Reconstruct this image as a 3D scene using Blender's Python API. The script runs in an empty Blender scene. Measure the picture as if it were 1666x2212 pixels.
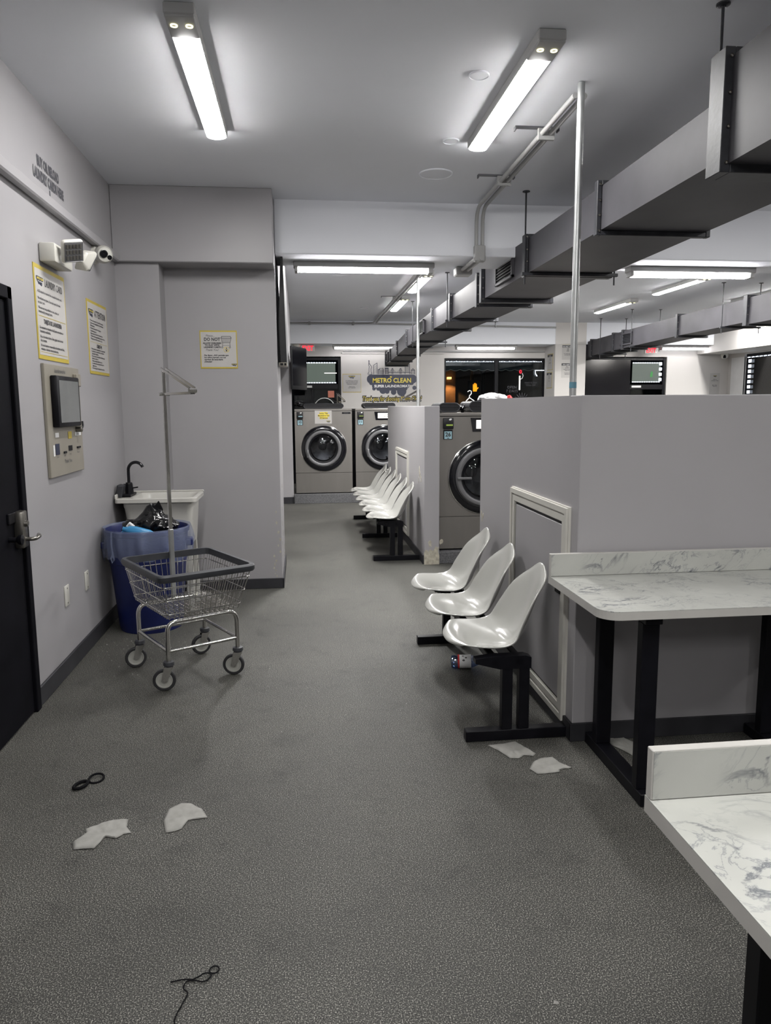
import bpy, bmesh, math, random
from mathutils import Vector, Matrix
random.seed(7)
PI = math.pi
S = bpy.context.scene
COL = S.collection

# ------------------------------------------------------------------ camera
CAM_F, PITCH, YAW, ROLL = 1614.6, 0.1409027, 0.1118275, -0.0061980
cd = bpy.data.cameras.new('camera'); cam = bpy.data.objects.new('camera', cd); COL.objects.link(cam)
Fv = Vector((math.sin(YAW)*math.cos(PITCH), math.cos(YAW)*math.cos(PITCH), -math.sin(PITCH)))
Rv = Vector((math.cos(YAW), -math.sin(YAW), 0)); Uv = Rv.cross(Fv)
c_, s_ = math.cos(ROLL), math.sin(ROLL)
R2 = c_*Rv + s_*Uv; U2 = -s_*Rv + c_*Uv
M = Matrix((R2, U2, -Fv)).transposed().to_4x4(); M.translation = (0, 0, 1.5)
cam.matrix_world = M
cd.sensor_fit = 'HORIZONTAL'; cd.sensor_width = 36; cd.lens = CAM_F/1666*36
cd.clip_start = .02; cd.clip_end = 200
S.camera = cam

# ------------------------------------------------------------------ world, exposure
W = bpy.data.worlds.new('night'); S.world = W; W.use_nodes = True
W.node_tree.nodes['Background'].inputs[0].default_value = (.05, .07, .12, 1)
W.node_tree.nodes['Background'].inputs[1].default_value = .12
S.view_settings.view_transform = 'Standard'
S.view_settings.look = 'None'
S.view_settings.gamma = 1
S.view_settings.exposure = 0
LED = 92.0        # strength of the ceiling diffusers over the near bay
LED_BACK = 98.0   # the same behind the camera
LED_FAR = 105.0   # in the far bay
LED_FILL = 340.0  # unseen battens added to fill the far bay with light
TUBE = 60.0
TUBE_FAR = 19.0

# ------------------------------------------------------------------ materials
def nt(name):
    m = bpy.data.materials.new(name); m.use_nodes = True
    n = m.node_tree; return m, n, n.nodes['Principled BSDF']
def setc(b, col, rough=.5, metal=0, spec=.5):
    b.inputs['Base Color'].default_value = (*col, 1); b.inputs['Roughness'].default_value = rough
    b.inputs['Metallic'].default_value = metal; b.inputs['Specular IOR Level'].default_value = spec
def mat(name, col, rough=.5, metal=0, spec=.5, var=.0, scale=4, bump=0, bscale=60, stretch=None, coat=0):
    m, n, b = nt(name); setc(b, col, rough, metal, spec)
    if coat: b.inputs['Coat Weight'].default_value = coat; b.inputs['Coat Roughness'].default_value = .08
    tc = n.nodes.new('ShaderNodeTexCoord'); src = tc.outputs['Object']
    if stretch:
        mp = n.nodes.new('ShaderNodeMapping'); mp.inputs['Scale'].default_value = stretch
        n.links.new(src, mp.inputs[0]); src = mp.outputs[0]
    if var:
        t = n.nodes.new('ShaderNodeTexNoise'); t.inputs['Scale'].default_value = scale; t.inputs['Detail'].default_value = 5
        n.links.new(src, t.inputs['Vector'])
        r = n.nodes.new('ShaderNodeValToRGB')
        r.color_ramp.elements[0].position = .3; r.color_ramp.elements[1].position = .7
        r.color_ramp.elements[0].color = (*[max(0, c*(1-var)) for c in col], 1)
        r.color_ramp.elements[1].color = (*[min(1, c*(1+var)) for c in col], 1)
        n.links.new(t.outputs[0], r.inputs[0]); n.links.new(r.outputs[0], b.inputs['Base Color'])
    if bump:
        t2 = n.nodes.new('ShaderNodeTexNoise'); t2.inputs['Scale'].default_value = bscale; t2.inputs['Detail'].default_value = 3
        n.links.new(src, t2.inputs['Vector'])
        bp = n.nodes.new('ShaderNodeBump'); bp.inputs['Strength'].default_value = bump; bp.inputs['Distance'].default_value = .002
        n.links.new(t2.outputs[0], bp.inputs['Height']); n.links.new(bp.outputs[0], b.inputs['Normal'])
    return m
def emit(name, col, st):
    m, n, b = nt(name); setc(b, (0, 0, 0), .6)
    b.inputs['Emission Color'].default_value = (*col, 1); b.inputs['Emission Strength'].default_value = st
    return m
def glass(name, tint=(1, 1, 1), rough=0.0, fac=None):
    m = bpy.data.materials.new(name); m.use_nodes = True; n = m.node_tree; n.nodes.clear()
    o = n.nodes.new('ShaderNodeOutputMaterial'); mx = n.nodes.new('ShaderNodeMixShader')
    tr = n.nodes.new('ShaderNodeBsdfTransparent'); tr.inputs[0].default_value = (*tint, 1)
    gl = n.nodes.new('ShaderNodeBsdfGlossy'); gl.inputs['Roughness'].default_value = rough
    if fac is None:
        fr = n.nodes.new('ShaderNodeFresnel'); fr.inputs[0].default_value = 1.5; n.links.new(fr.outputs[0], mx.inputs[0])
    else: mx.inputs[0].default_value = fac
    n.links.new(tr.outputs[0], mx.inputs[1]); n.links.new(gl.outputs[0], mx.inputs[2]); n.links.new(mx.outputs[0], o.inputs[0])
    return m

def floor_mat():
    m, n, b = nt('speckled_floor'); setc(b, (.15, .15, .15), .55, spec=.22)
    N = n.nodes.new; L = n.links.new
    tc = N('ShaderNodeTexCoord')
    def ns(s, d, r=.5):
        t = N('ShaderNodeTexNoise'); t.inputs['Scale'].default_value = s; t.inputs['Detail'].default_value = d; t.inputs['Roughness'].default_value = r
        L(tc.outputs['Object'], t.inputs['Vector']); return t
    def ramp(src, stops):
        r = N('ShaderNodeValToRGB'); e = r.color_ramp.elements
        e[0].position, e[0].color = stops[0][0], (*stops[0][1], 1); e[1].position, e[1].color = stops[-1][0], (*stops[-1][1], 1)
        for p, c in stops[1:-1]:
            k = e.new(p); k.color = (*c, 1)
        L(src, r.inputs[0]); return r
    a = ns(260, 3, .62)
    r1 = ramp(a.outputs[0], [(.33, (.004, .004, .0038)), (.45, (.033, .0325, .030)), (.55, (.064, .063, .057)), (.67, (.36, .35, .315))])
    big = ns(1.1, 4, .6); r2 = ramp(big.outputs[0], [(.3, (.68, .68, .68)), (.68, (1.16, 1.16, 1.16))])
    st = ns(6, 5, .65); r3 = ramp(st.outputs[0], [(.28, (.7, .7, .71)), (.45, (1, 1, 1))])
    m1 = N('ShaderNodeMixRGB'); m1.blend_type = 'MULTIPLY'; m1.inputs[0].default_value = 1; L(r1.outputs[0], m1.inputs[1]); L(r2.outputs[0], m1.inputs[2])
    m2 = N('ShaderNodeMixRGB'); m2.blend_type = 'MULTIPLY'; m2.inputs[0].default_value = 1; L(m1.outputs[0], m2.inputs[1]); L(r3.outputs[0], m2.inputs[2])
    L(m2.outputs[0], b.inputs['Base Color'])
    bp = N('ShaderNodeBump'); bp.inputs['Strength'].default_value = .12; bp.inputs['Distance'].default_value = .001
    L(a.outputs[0], bp.inputs['Height']); L(bp.outputs[0], b.inputs['Normal'])
    rr = N('ShaderNodeMapRange'); rr.inputs['To Min'].default_value = .5; rr.inputs['To Max'].default_value = .72; L(big.outputs[0], rr.inputs[0]); L(rr.outputs[0], b.inputs['Roughness'])
    return m
def marble_mat():
    m, n, b = nt('marble_laminate'); setc(b, (.7, .7, .68), .3)
    N = n.nodes.new; L = n.links.new
    tc = N('ShaderNodeTexCoord'); mp = N('ShaderNodeMapping'); mp.vector_type = 'TEXTURE'; mp.inputs['Rotation'].default_value = (0.15, -.85, .9); mp.inputs['Scale'].default_value = (.85, .42, .26)
    L(tc.outputs['Object'], mp.inputs[0])
    def vein(scale, det, dist, w):
        t = N('ShaderNodeTexNoise'); t.inputs['Scale'].default_value = scale; t.inputs['Detail'].default_value = det; t.inputs['Distortion'].default_value = dist
        t.inputs['Roughness'].default_value = .62
        L(mp.outputs[0], t.inputs['Vector'])
        s = N('ShaderNodeMath'); s.operation = 'SUBTRACT'; s.inputs[1].default_value = .5; L(t.outputs[0], s.inputs[0])
        a = N('ShaderNodeMath'); a.operation = 'ABSOLUTE'; L(s.outputs[0], a.inputs[0])
        r = N('ShaderNodeMapRange'); r.inputs['From Max'].default_value = w; L(a.outputs[0], r.inputs[0]); return r
    v1 = vein(1.7, 7, .9, .022); v2 = vein(4.2, 6, .6, .02)
    pm = N('ShaderNodeTexNoise'); pm.inputs['Scale'].default_value = 2.3; L(mp.outputs[0], pm.inputs['Vector'])
    pr = N('ShaderNodeMapRange'); pr.inputs['From Min'].default_value = .42; pr.inputs['From Max'].default_value = .62; L(pm.outputs[0], pr.inputs[0])
    def mixc(fac_src, c1src, c2):
        x = N('ShaderNodeMixRGB'); L(fac_src, x.inputs[0]); 
        if hasattr(c1src, 'links'): L(c1src, x.inputs[1])
        else: x.inputs[1].default_value = (*c1src, 1)
        if hasattr(c2, 'links'): L(c2, x.inputs[2])
        else: x.inputs[2].default_value = (*c2, 1)
        return x.outputs[0]
    white = (.41, .415, .39); 
    A = mixc(v1.outputs[0], (.10, .11, .125), white)
    B = mixc(v2.outputs[0], (.22, .23, .235), white)
    mul = N('ShaderNodeMixRGB'); mul.blend_type = 'DARKEN'; mul.inputs[0].default_value = 1; L(A, mul.inputs[1]); L(B, mul.inputs[2])
    out = mixc(pr.outputs[0], white, mul.outputs[0])
    cl = N('ShaderNodeTexNoise'); cl.inputs['Scale'].default_value = 1.8; cl.inputs['Detail'].default_value = 4; L(mp.outputs[0], cl.inputs['Vector'])
    cr = N('ShaderNodeMapRange'); cr.inputs['From Min'].default_value = .3; cr.inputs['From Max'].default_value = .7; cr.inputs['To Min'].default_value = .86; cr.inputs['To Max'].default_value = 1.04; L(cl.outputs[0], cr.inputs[0])
    fin = N('ShaderNodeMixRGB'); fin.blend_type = 'MULTIPLY'; fin.inputs[0].default_value = 1; L(out, fin.inputs[1]); L(cr.outputs[0], fin.inputs[2])
    L(fin.outputs[0], b.inputs['Base Color']); return m

MT = dict(
    wall=mat('grey_wall_paint', (.305, .297, .307), .42, var=.035, scale=1.4, bump=.08, bscale=160),
    ceil=mat('ceiling_paint', (.76, .775, .82), .75, var=.02, scale=1.2, bump=.05, bscale=120),
    far=mat('far_wall_paint', (.54, .52, .50), .6, var=.02, scale=1, bump=.05, bscale=120),
    floor=floor_mat(),
    terr=mat('terrazzo_plinth', (.085, .085, .09), .6, var=.55, scale=90, bump=.1),
    base=mat('vinyl_baseboard', (.026, .026, .03), .5, spec=.3, var=.2, scale=8),
    white=mat('white_trim_paint', (.50, .49, .45), .4, var=.05, scale=6),
    marble=marble_mat(),
    edge=mat('laminate_edge', (.40, .39, .37), .4, var=.04, scale=10),
    black=mat('black_metal', (.004, .004, .006), .4, spec=.18, var=.25, scale=12),
    blackp=mat('black_plastic', (.010, .010, .012), .4, spec=.3, var=.2, scale=20),
    gloss=mat('gloss_black', (.004, .004, .006), .12, var=.2, scale=5),
    doorb=mat('black_door_paint', (.004, .004, .006), .6, spec=.06, var=.25, scale=5, bump=.1, bscale=90),
    duct=mat('duct_grey_paint', (.048, .0465, .053), .5, .1, .25, var=.16, scale=3.2, bump=.08, bscale=30),
    flange=mat('duct_flange_paint', (.022, .023, .028), .5, .1, var=.35, scale=14, bump=.3, bscale=50),
    galv=mat('galvanised_steel', (.42, .43, .43), .35, .8, var=.12, scale=12),
    chrome=mat('chrome_wire', (.60, .59, .57), .16, 1, var=.08, scale=30),
    steel=mat('brushed_steel', (.215, .204, .190), .42, .85, var=.05, scale=2.5, stretch=(3, 1, .6)),
    ring=mat('door_ring_grey', (.13, .13, .135), .4, .4, var=.08, scale=8),
    shell=mat('moulded_fibreglass', (.35, .35, .33), .16, spec=.5, var=.03, scale=5, coat=.4),
    tubw=mat('white_polymer', (.46, .45, .42), .35, var=.04, scale=7, bump=.04),
    blue=mat('blue_bin_plastic', (.006, .012, .082), .42, var=.2, scale=9, bump=.1, bscale=30),
    liner=None,
    bag=mat('black_bin_bag', (.004, .004, .005), .14, var=.2, scale=10, bump=.9, bscale=28),
    bluel=mat('light_blue_plastic', (.04, .22, .44), .3, var=.1, scale=10),
    fixt=mat('fixture_housing', (.35, .35, .345), .5, var=.04),
    led=emit('led_diffuser', (1, .985, .96), LED), ledb=emit('led_diffuser_back', (1, .985, .96), LED_BACK), ledfill=emit('led_diffuser_fill', (1, .985, .96), LED_FILL), ledf=emit('led_diffuser_far', (1, .985, .96), LED_FAR),
    tube=emit('fluorescent_tube', (1, .98, 1.0), TUBE), tubef=emit('fluorescent_tube_far', (1, .98, 1.0), TUBE_FAR),
    ringl=emit('indicator_ring_light', (1, .93, .55), 2.2),
    poster=mat('poster_paper', (.44, .425, .41), .45, var=.03, scale=9),
    posty=mat('poster_border_yellow', (.44, .34, .04), .45, var=.06, scale=9),
    ink=mat('poster_ink', (.03, .03, .035), .5, var=.1, scale=30),
    inkl=mat('grey_ink', (.07, .07, .08), .5, var=.1, scale=30),
    navy=mat('logo_navy_vinyl', (.010, .015, .042), .4, var=.08, scale=9),
    yel=mat('logo_yellow_vinyl', (.72, .58, .06), .4, var=.06, scale=9),
    wht=mat('white_vinyl', (.72, .72, .72), .4, var=.03, scale=9),
    beige=mat('beige_panel', (.26, .24, .20), .4, .1, var=.04, scale=7),
    screen=mat('tablet_screen', (.16, .165, .165), .12, var=.15, scale=3),
    nickel=mat('satin_nickel', (.22, .21, .19), .3, .9, var=.1, scale=20),
    tire=mat('rubber_tyre', (.018, .018, .02), .6, var=.2, scale=20),
    hubm=mat('caster_hub_grey', (.36, .36, .33), .45, .1, var=.08, scale=15),
    rim=mat('grey_rubber_rim', (.034, .036, .042), .45, var=.18, scale=15, bump=.2, bscale=70),
    wipe=mat('white_dryer_sheet', (.25, .246, .23), .9, var=.14, scale=18, bump=.6, bscale=40),
    cord=mat('black_cord', (.004, .004, .005), .8, spec=.1, var=.2, scale=60, bump=.3, bscale=300),
    plaster=mat('bare_plaster', (.38, .355, .29), .9, var=.25, scale=30, bump=.6, bscale=60),
    red=emit('exit_red', (1, .02, .045), 1.6),
    drum=mat('drum_steel', (.10, .10, .105), .35, .7, var=.35, scale=16),
    glassw=glass('window_glass', (.85, .9, .9)),
    glassd=glass('washer_door_glass', (.55, .57, .60)),
    ledstrip=emit('white_led_strip', (.80, .88, 1), 3.2),
    litpane=emit('backlit_pane', (.40, .50, .42), .26),
    lcd=emit('green_lcd', (.45, .62, .10), .55),
    lcdw=emit('white_lcd', (1, .96, .9), 1.5),
    lcdb=mat('number_card_blue', (.28, .44, .50), .4, var=.05),
    hand=emit('signal_hand_orange', (1, .30, .01), 2.2),
    warm=emit('warm_wall_lamp', (1, .45, .12), 5),
    awn=mat('awning_canvas', (.10, .12, .15), .8, var=.2, scale=4),
    asph=mat('asphalt', (.03, .03, .03), .9, var=.3, scale=20),
    brick=mat('street_facade', (.12, .075, .05), .9, var=.3, scale=5),
    tealp=mat('teal_tape', (.08, .20, .26), .5, var=.1), strut=mat('strut_steel', (.13, .13, .145), .5, .2, var=.1), petg=None, tin=mat('red_fabric', (.5, .03, .03), .8, var=.1), cloth=mat('white_bag_plastic', (.62, .61, .62), .4, var=.08, scale=10, bump=.6, bscale=25),
)
def liner_mat():
    m, n, b = nt('translucent_bin_liner'); setc(b, (.20, .235, .36), .18)
    t = n.nodes.new('ShaderNodeTexNoise'); t.inputs['Scale'].default_value = 26; t.inputs['Detail'].default_value = 4
    bp = n.nodes.new('ShaderNodeBump'); bp.inputs['Strength'].default_value = .9; bp.inputs['Distance'].default_value = .006
    n.links.new(t.outputs[0], bp.inputs['Height']); n.links.new(bp.outputs[0], b.inputs['Normal'])
    b.inputs['Alpha'].default_value = .42; return m
MT['liner'] = liner_mat()
MT['petg'] = glass('blue_bottle_plastic', (.45, .55, .8), .05, .18)

# ------------------------------------------------------------------ mesh helpers
def BM(): return bmesh.new()
def box(bm, x0, x1, y0, y1, z0, z1, bev=0, seg=1):
    r = bmesh.ops.create_cube(bm, size=1)['verts']
    for v in r:
        v.co = Vector(((x0+x1)/2 + v.co.x*(x1-x0), (y0+y1)/2 + v.co.y*(y1-y0), (z0+z1)/2 + v.co.z*(z1-z0)))
    if bev:
        es = list({e for v in r for e in v.link_edges})
        bmesh.ops.bevel(bm, geom=es, offset=bev, segments=seg, affect='EDGES', profile=.5)
    return bm
def fillet(pts, rad, n=5, closed=False):
    pts = [Vector(p) for p in pts]; out = []; N = len(pts)
    for i, p in enumerate(pts):
        if not closed and i in (0, N-1): out.append(p); continue
        a, b = pts[i-1]-p, pts[(i+1) % N]-p
        r = min(rad, a.length*.49, b.length*.49)
        A, B = p+a.normalized()*r, p+b.normalized()*r
        for k in range(n+1):
            t = k/n; out.append(A*(1-t)**2 + p*2*t*(1-t) + B*t*t)
    return out
def tube(bm, pts, r, n=8, closed=False, flat=None):
    pts = [Vector(p) for p in pts]; N = len(pts); rings = []
    T0 = (pts[1]-pts[0]).normalized()
    up = Vector((0, 0, 1)) if abs(T0.z) < .9 else Vector((1, 0, 0))
    nrm = (up - T0*up.dot(T0)).normalized()
    for i, p in enumerate(pts):
        if closed: T = (pts[(i+1) % N]-pts[i-1]).normalized()
        else: T = (pts[min(i+1, N-1)]-pts[max(i-1, 0)]).normalized()
        nrm = nrm - T*nrm.dot(T)
        if nrm.length < 1e-5: nrm = T.orthogonal()
        nrm.normalize(); bn = T.cross(nrm)
        rr = r[i] if isinstance(r, (list, tuple)) else r
        if flat: a, b = flat
        else: a = b = rr
        rings.append([bm.verts.new(p + nrm*math.cos(2*PI*k/n+PI/n)*a + bn*math.sin(2*PI*k/n+PI/n)*b) for k in range(n)])
    for i in range(N if closed else N-1):
        A, B = rings[i], rings[(i+1) % N]
        for k in range(n): bm.faces.new((A[k], A[(k+1) % n], B[(k+1) % n], B[k]))
    if not closed:
        bm.faces.new(rings[0][::-1]); bm.faces.new(rings[-1])
    return bm
def lathe(bm, prof, c=(0, 0, 0), axis='z', n=32, cap0=False, cap1=False, wob=None):
    c = Vector(c); rings = []
    for j, (r, h) in enumerate(prof):
        ring = []
        for k in range(n):
            a = 2*PI*k/n; rr = r*(wob(a, j) if wob else 1)
            x, y = rr*math.cos(a), rr*math.sin(a)
            v = {'z': Vector((x, y, h)), 'y': Vector((x, h, y)), 'x': Vector((h, x, y))}[axis]
            ring.append(bm.verts.new(c+v))
        rings.append(ring)
    for A, B in zip(rings, rings[1:]):
        for k in range(n): bm.faces.new((A[k], A[(k+1) % n], B[(k+1) % n], B[k]))
    if cap0: bm.faces.new(rings[0])
    if cap1: bm.faces.new(rings[-1])
    return bm
def prism(bm, poly, d, O=(0, 0, 0), X=(1, 0, 0), Yd=(0, 0, 1)):
    O, X, Yd = Vector(O), Vector(X), Vector(Yd); Nn = X.cross(Yd)
    a = [bm.verts.new(O+X*p[0]+Yd*p[1]) for p in poly]; b = [bm.verts.new(v.co+Nn*d) for v in a]
    k = len(poly)
    bm.faces.new(a[::-1]); bm.faces.new(b)
    for i in range(k): bm.faces.new((a[i], a[(i+1) % k], b[(i+1) % k], b[i]))
    return bm
def ribbon(bm, pts, w, O, X, Yd, d=.001):
    O, X, Yd = Vector(O), Vector(X), Vector(Yd); Nn = X.cross(Yd)
    for p, q in zip(pts, pts[1:]):
        p2, q2 = Vector(p), Vector(q); t = q2-p2
        if t.length < 1e-6: continue
        t.normalize(); s = Vector((-t.y, t.x))*w/2; e = t*w*.3
        vs = [p2-s-e, q2-s+e, q2+s+e, p2+s-e]
        bm.faces.new([bm.verts.new(O+X*v.x+Yd*v.y+Nn*d) for v in vs])
    return bm
def tag(o, label=None, cat=None, group=None, kind=None):
    if label: o['label'] = label
    if cat: o['category'] = cat
    if group: o['group'] = group
    if kind: o['kind'] = kind
    return o
def obj(name, bm, m, parent=None, smooth=False, world=True):
    if parent is not None and world:
        bpy_m = parent_world(parent).inverted(); bm.transform(bpy_m)
    bmesh.ops.recalc_face_normals(bm, faces=bm.faces)
    me = bpy.data.meshes.new(name); bm.to_mesh(me); bm.free()
    me.materials.append(MT[m] if isinstance(m, str) else m)
    if smooth:
        me.shade_smooth()
        if hasattr(me, 'set_sharp_from_angle'): me.set_sharp_from_angle(angle=math.radians(38))
    o = bpy.data.objects.new(name, me); COL.objects.link(o)
    if parent is not None: o.parent = parent
    return o
def parent_world(o):
    m = o.matrix_basis.copy()
    while o.parent is not None: o = o.parent; m = o.matrix_basis @ m
    return m
def thing(name, label, cat, loc=(0, 0, 0), rotz=0, group=None):
    o = bpy.data.objects.new(name, None); COL.objects.link(o); o.empty_display_size = .1
    o.location = loc; o.rotation_euler = (0, 0, rotz)
    o.matrix_basis = Matrix.Translation(loc) @ Matrix.Rotation(rotz, 4, 'Z')
    return tag(o, label, cat, group)
def struct(name, bm, m, parent=None, **k):
    o = obj(name, bm, m, parent, **k)
    if parent is None: o['kind'] = 'structure'
    return o
def dup(o, parent=None):
    c = o.copy(); COL.objects.link(c)
    if parent is not None: c.parent = parent
    for ch in [x for x in COL.objects if x.parent == o and x != c]: dup(ch, c)
    return c
def text(s, size, m, parent, O, X=(1, 0, 0), Yd=(0, 0, 1), align='LEFT', xs=1, shear=0, bold=0, off=.0015, name='lettering', ls=1.0, ext=0):
    cu = bpy.data.curves.new('t', 'FONT'); cu.body = s; cu.size = size; cu.align_x = align; cu.shear = shear; cu.offset = bold
    cu.resolution_u = 2; cu.space_line = ls; cu.extrude = ext
    to = bpy.data.objects.new('t', cu)
    me = bpy.data.meshes.new_from_object(to); bpy.data.objects.remove(to); bpy.data.curves.remove(cu)
    O, X, Yd = Vector(O), Vector(X), Vector(Yd); Nn = X.cross(Yd)
    mm = Matrix((X*xs, Yd, Nn)).transposed().to_4x4(); mm.translation = O+Nn*(off+ext)
    if parent is not None: mm = parent_world(parent).inverted() @ mm
    me.transform(mm); me.name = name
    me.materials.clear(); me.materials.append(MT[m])
    o = bpy.data.objects.new(name, me); COL.objects.link(o)
    if parent is not None: o.parent = parent
    return o
LX = -1.35; WX, WY = (0, 1, 0), (0, 0, 1)     # left wall plane frame
FX, FZ = (1, 0, 0), (0, 0, 1)                 # planes facing the camera (-Y)

# ================================================================== SETTING
C1, C2 = 3.11, 3.05
YW = 14.7
bm = BM(); box(bm, -1.5, 9.2, -4.1, 14.85, -.1, 0); struct('floor', bm, 'floor')
bm = BM(); box(bm, -1.5, 9.2, -4.1, 6.3, C1, C1+.15); box(bm, -1.5, 9.2, 6.3, 14.85, C2, C2+.15); struct('ceiling', bm, 'ceil')
# left wall with the doorway (door from Y 2.45 to 3.72)
bm = BM(); box(bm, LX-.15, LX, 3.735, 6.3, 0, C1); box(bm, LX-.15, LX, -4.1, 2.72, 0, C1); box(bm, LX-.15, LX, 2.72, 3.735, 2.06, C1)
struct('wall_left', bm, 'wall')
bm = BM(); box(bm, LX, LX+.05, -4, 5.9, 2.565, 2.625, .008); struct('trim_1', bm, 'wall')
bm = BM(); box(bm, LX, LX+.014, 3.77, 6.16, 0, .10, .003); box(bm, LX, LX+.014, -4, 2.62, 0, .10, .003); struct('baseboard_left', bm, 'base')
# alcove: soffit, left strip, recessed wall block
bm = BM(); box(bm, LX, -.175, 5.9, 6.20, 2.57, C1, .006); struct('soffit_alcove', bm, 'wall')
bm = BM(); box(bm, LX, -1.03, 5.95, 6.17, 0, 2.57); box(bm, LX, -.175, 6.165, 7.15, 0, C1-.001, .004)
alc = struct('wall_alcove', bm, 'wall')
bm = BM(); box(bm, -1.03, -.165, 6.15, 6.165, 0, .085, .003); box(bm, -.175, -.163, 6.15, 7.16, 0, .085, .003); struct('baseboard_alcove', bm, 'base')
# chipped plaster along the corner
def chips(name, parent, spots, O, X, Yd, seed=1):
    rnd = random.Random(seed)
    for (x, y, r) in spots:
        bm = BM(); k = 9
        poly = [(x+math.cos(2*PI*i/k)*r*rnd.uniform(.4, 1.15)*.6, y+math.sin(2*PI*i/k)*r*rnd.uniform(.6, 1.3)) for i in range(k)]
        prism(bm, poly, .0016, O, X, Yd); obj(name, bm, 'plaster', parent)
rnd = random.Random(3)
chips('paint_chip', alc, [(-.012-rnd.random()*.03-(.05*rnd.random() if z < .3 else 0), z, rnd.uniform(.006, .017)) for z in (.10, .12, .15, .17, .2, .23, .27, .31, .36, .41, .47, .55, .64)], (-.175, 6.165, 0), FX, FZ, 4)
chips('paint_chip', alc, [(rnd.uniform(.0, .9), z, rnd.uniform(.010, .03)) for z in (.14, .2, .26, .33, .4, .5, .62, .8)], (-.175, 6.165, 0), (0, 1, 0), FZ, 5)
# big beam across the room and the far beam
bm = BM(); box(bm, -.175, 9.1, 6.2, 6.74, 2.70, C1+.01, .01, 2); struct('beam_near', bm, 'ceil')
bm = BM(); box(bm, -1.4, 9.1, 14.09, YW+.05, 2.645, C2+.01); struct('beam_far', bm, 'ceil')
# far part, left
bm = BM(); box(bm, -1.35, -.125, 11.68, 11.82, 0, C2-.001); struct('wall_pier', bm, 'wall')
bm = BM(); box(bm, -1.35, -.13, 7.9, 11.67, 2.15, C2-.001); struct('soffit_left', bm, 'wall')
bm = BM(); box(bm, -1.5, -1.35, 6.3, 14.85, 0, C2); struct('wall_left_far', bm, 'far')
bm = BM(); box(bm, -1.35, -.11, 11.66, 11.68, 0, .1); struct('baseboard_pier', bm, 'base')
# far wall with openings
bm = BM()
def wallseg(x0, x1, z0, z1, y0=YW, y1=YW+.15): box(bm, x0, x1, y0, y1, z0, z1)
wallseg(-1.5, -.28, 0, C2); wallseg(-.28, .80, 2.45, C2); wallseg(.80, 2.83, 0, C2); wallseg(2.83, 4.88, 2.42, C2); wallseg(2.83, 4.88, 0, .7)
wallseg(4.88, 5.45, 0, C2); wallseg(5.45, 7.42, 2.45, C2); wallseg(7.42, 9.2, 0, C2)
struct('wall_far', bm, 'far')
bm = BM(); box(bm, 4.86, 5.47, 14.085, YW, 0, 2.643, .006); box(bm, 4.86, 5.47, 14.085, 14.089, 2.643, C2-.002); struct('column_far', bm, 'far')
bm = BM(); box(bm, .82, 2.83, YW-.03, YW, 2.50, 2.53); struct('trim_2', bm, 'far')
# right wall, with window
XR = 8.75
bm = BM(); box(bm, XR, XR+.15, -4.1, 10.9, 0, C1); box(bm, XR, XR+.15, 14.15, 14.85, 0, C2); box(bm, XR, XR+.15, 10.9, 14.15, 2.47, C2); box(bm, XR, XR+.15, 10.9, 14.15, 0, .6)
struct('wall_right', bm, 'far')
bm = BM(); box(bm, 8.05, XR, 6.75, 14.69, 2.50, C2-.001); struct('beam_right', bm, 'far')
bm = BM(); box(bm, -1.5, 9.2, -4.2, -4.1, 0, C1); struct('wall_back', bm, 'wall')

# partitions
bm = BM(); box(bm, 1.184, 6.5, 3.08, 3.22, 0, 1.54, .003); box(bm, 1.184, 1.32, 3.2165, 4.86, 0, 1.5399); p1 = struct('partition_near', bm, 'wall')
bm = BM(); box(bm, 1.172, 1.184, 3.07, 4.86, 0, .085, .002); box(bm, 1.172, 6.5, 3.068, 3.08, 0, .085, .002); struct('baseboard_near', bm, 'base')
bm = BM(); box(bm, 1.145, 1.287, 6.9, 9.85, 0, 1.497, .003); p2 = struct('partition_middle', bm, 'wall')
bm = BM(); box(bm, 1.133, 1.145, 6.93, 9.85, 0, .085, .002); struct('baseboard_middle', bm, 'base')
chips('paint_chip', p2, [(-.02, .30, .035), (.04, .24, .05), (.09, .32, .03), (-.05, .22, .03), (0, .18, .05)], (1.216, 6.9, -.1), FX, FZ, 11)
def rect_patch(parent, O, X, Yd, poly):
    bm = BM(); prism(bm, poly, .003, O, X, Yd); obj('bare_plaster', bm, 'plaster', parent)
rect_patch(p2, (1.145, 6.9, 0), FX, FZ, [(-.003, 0), (.144, 0), (.143, .09), (.13, .12), (.139, .17), (.10, .16), (.085, .13), (.05, .15), (.035, .11), (.01, .14), (-.003, .12)])
chips('paint_chip', p2, [(.05, .87, .05), (.10, .83, .04), (.15, .80, .035), (.0, .78, .03)], (1.145, 7.25, 0), (0, -1, 0), FZ, 12)
chips('paint_chip', p1, [(.04, .79, .022), (.06, .76, .028), (.09, .78, .018)], (1.184, 4.86, 0), (0, -1, 0), FZ, 13)

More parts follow.
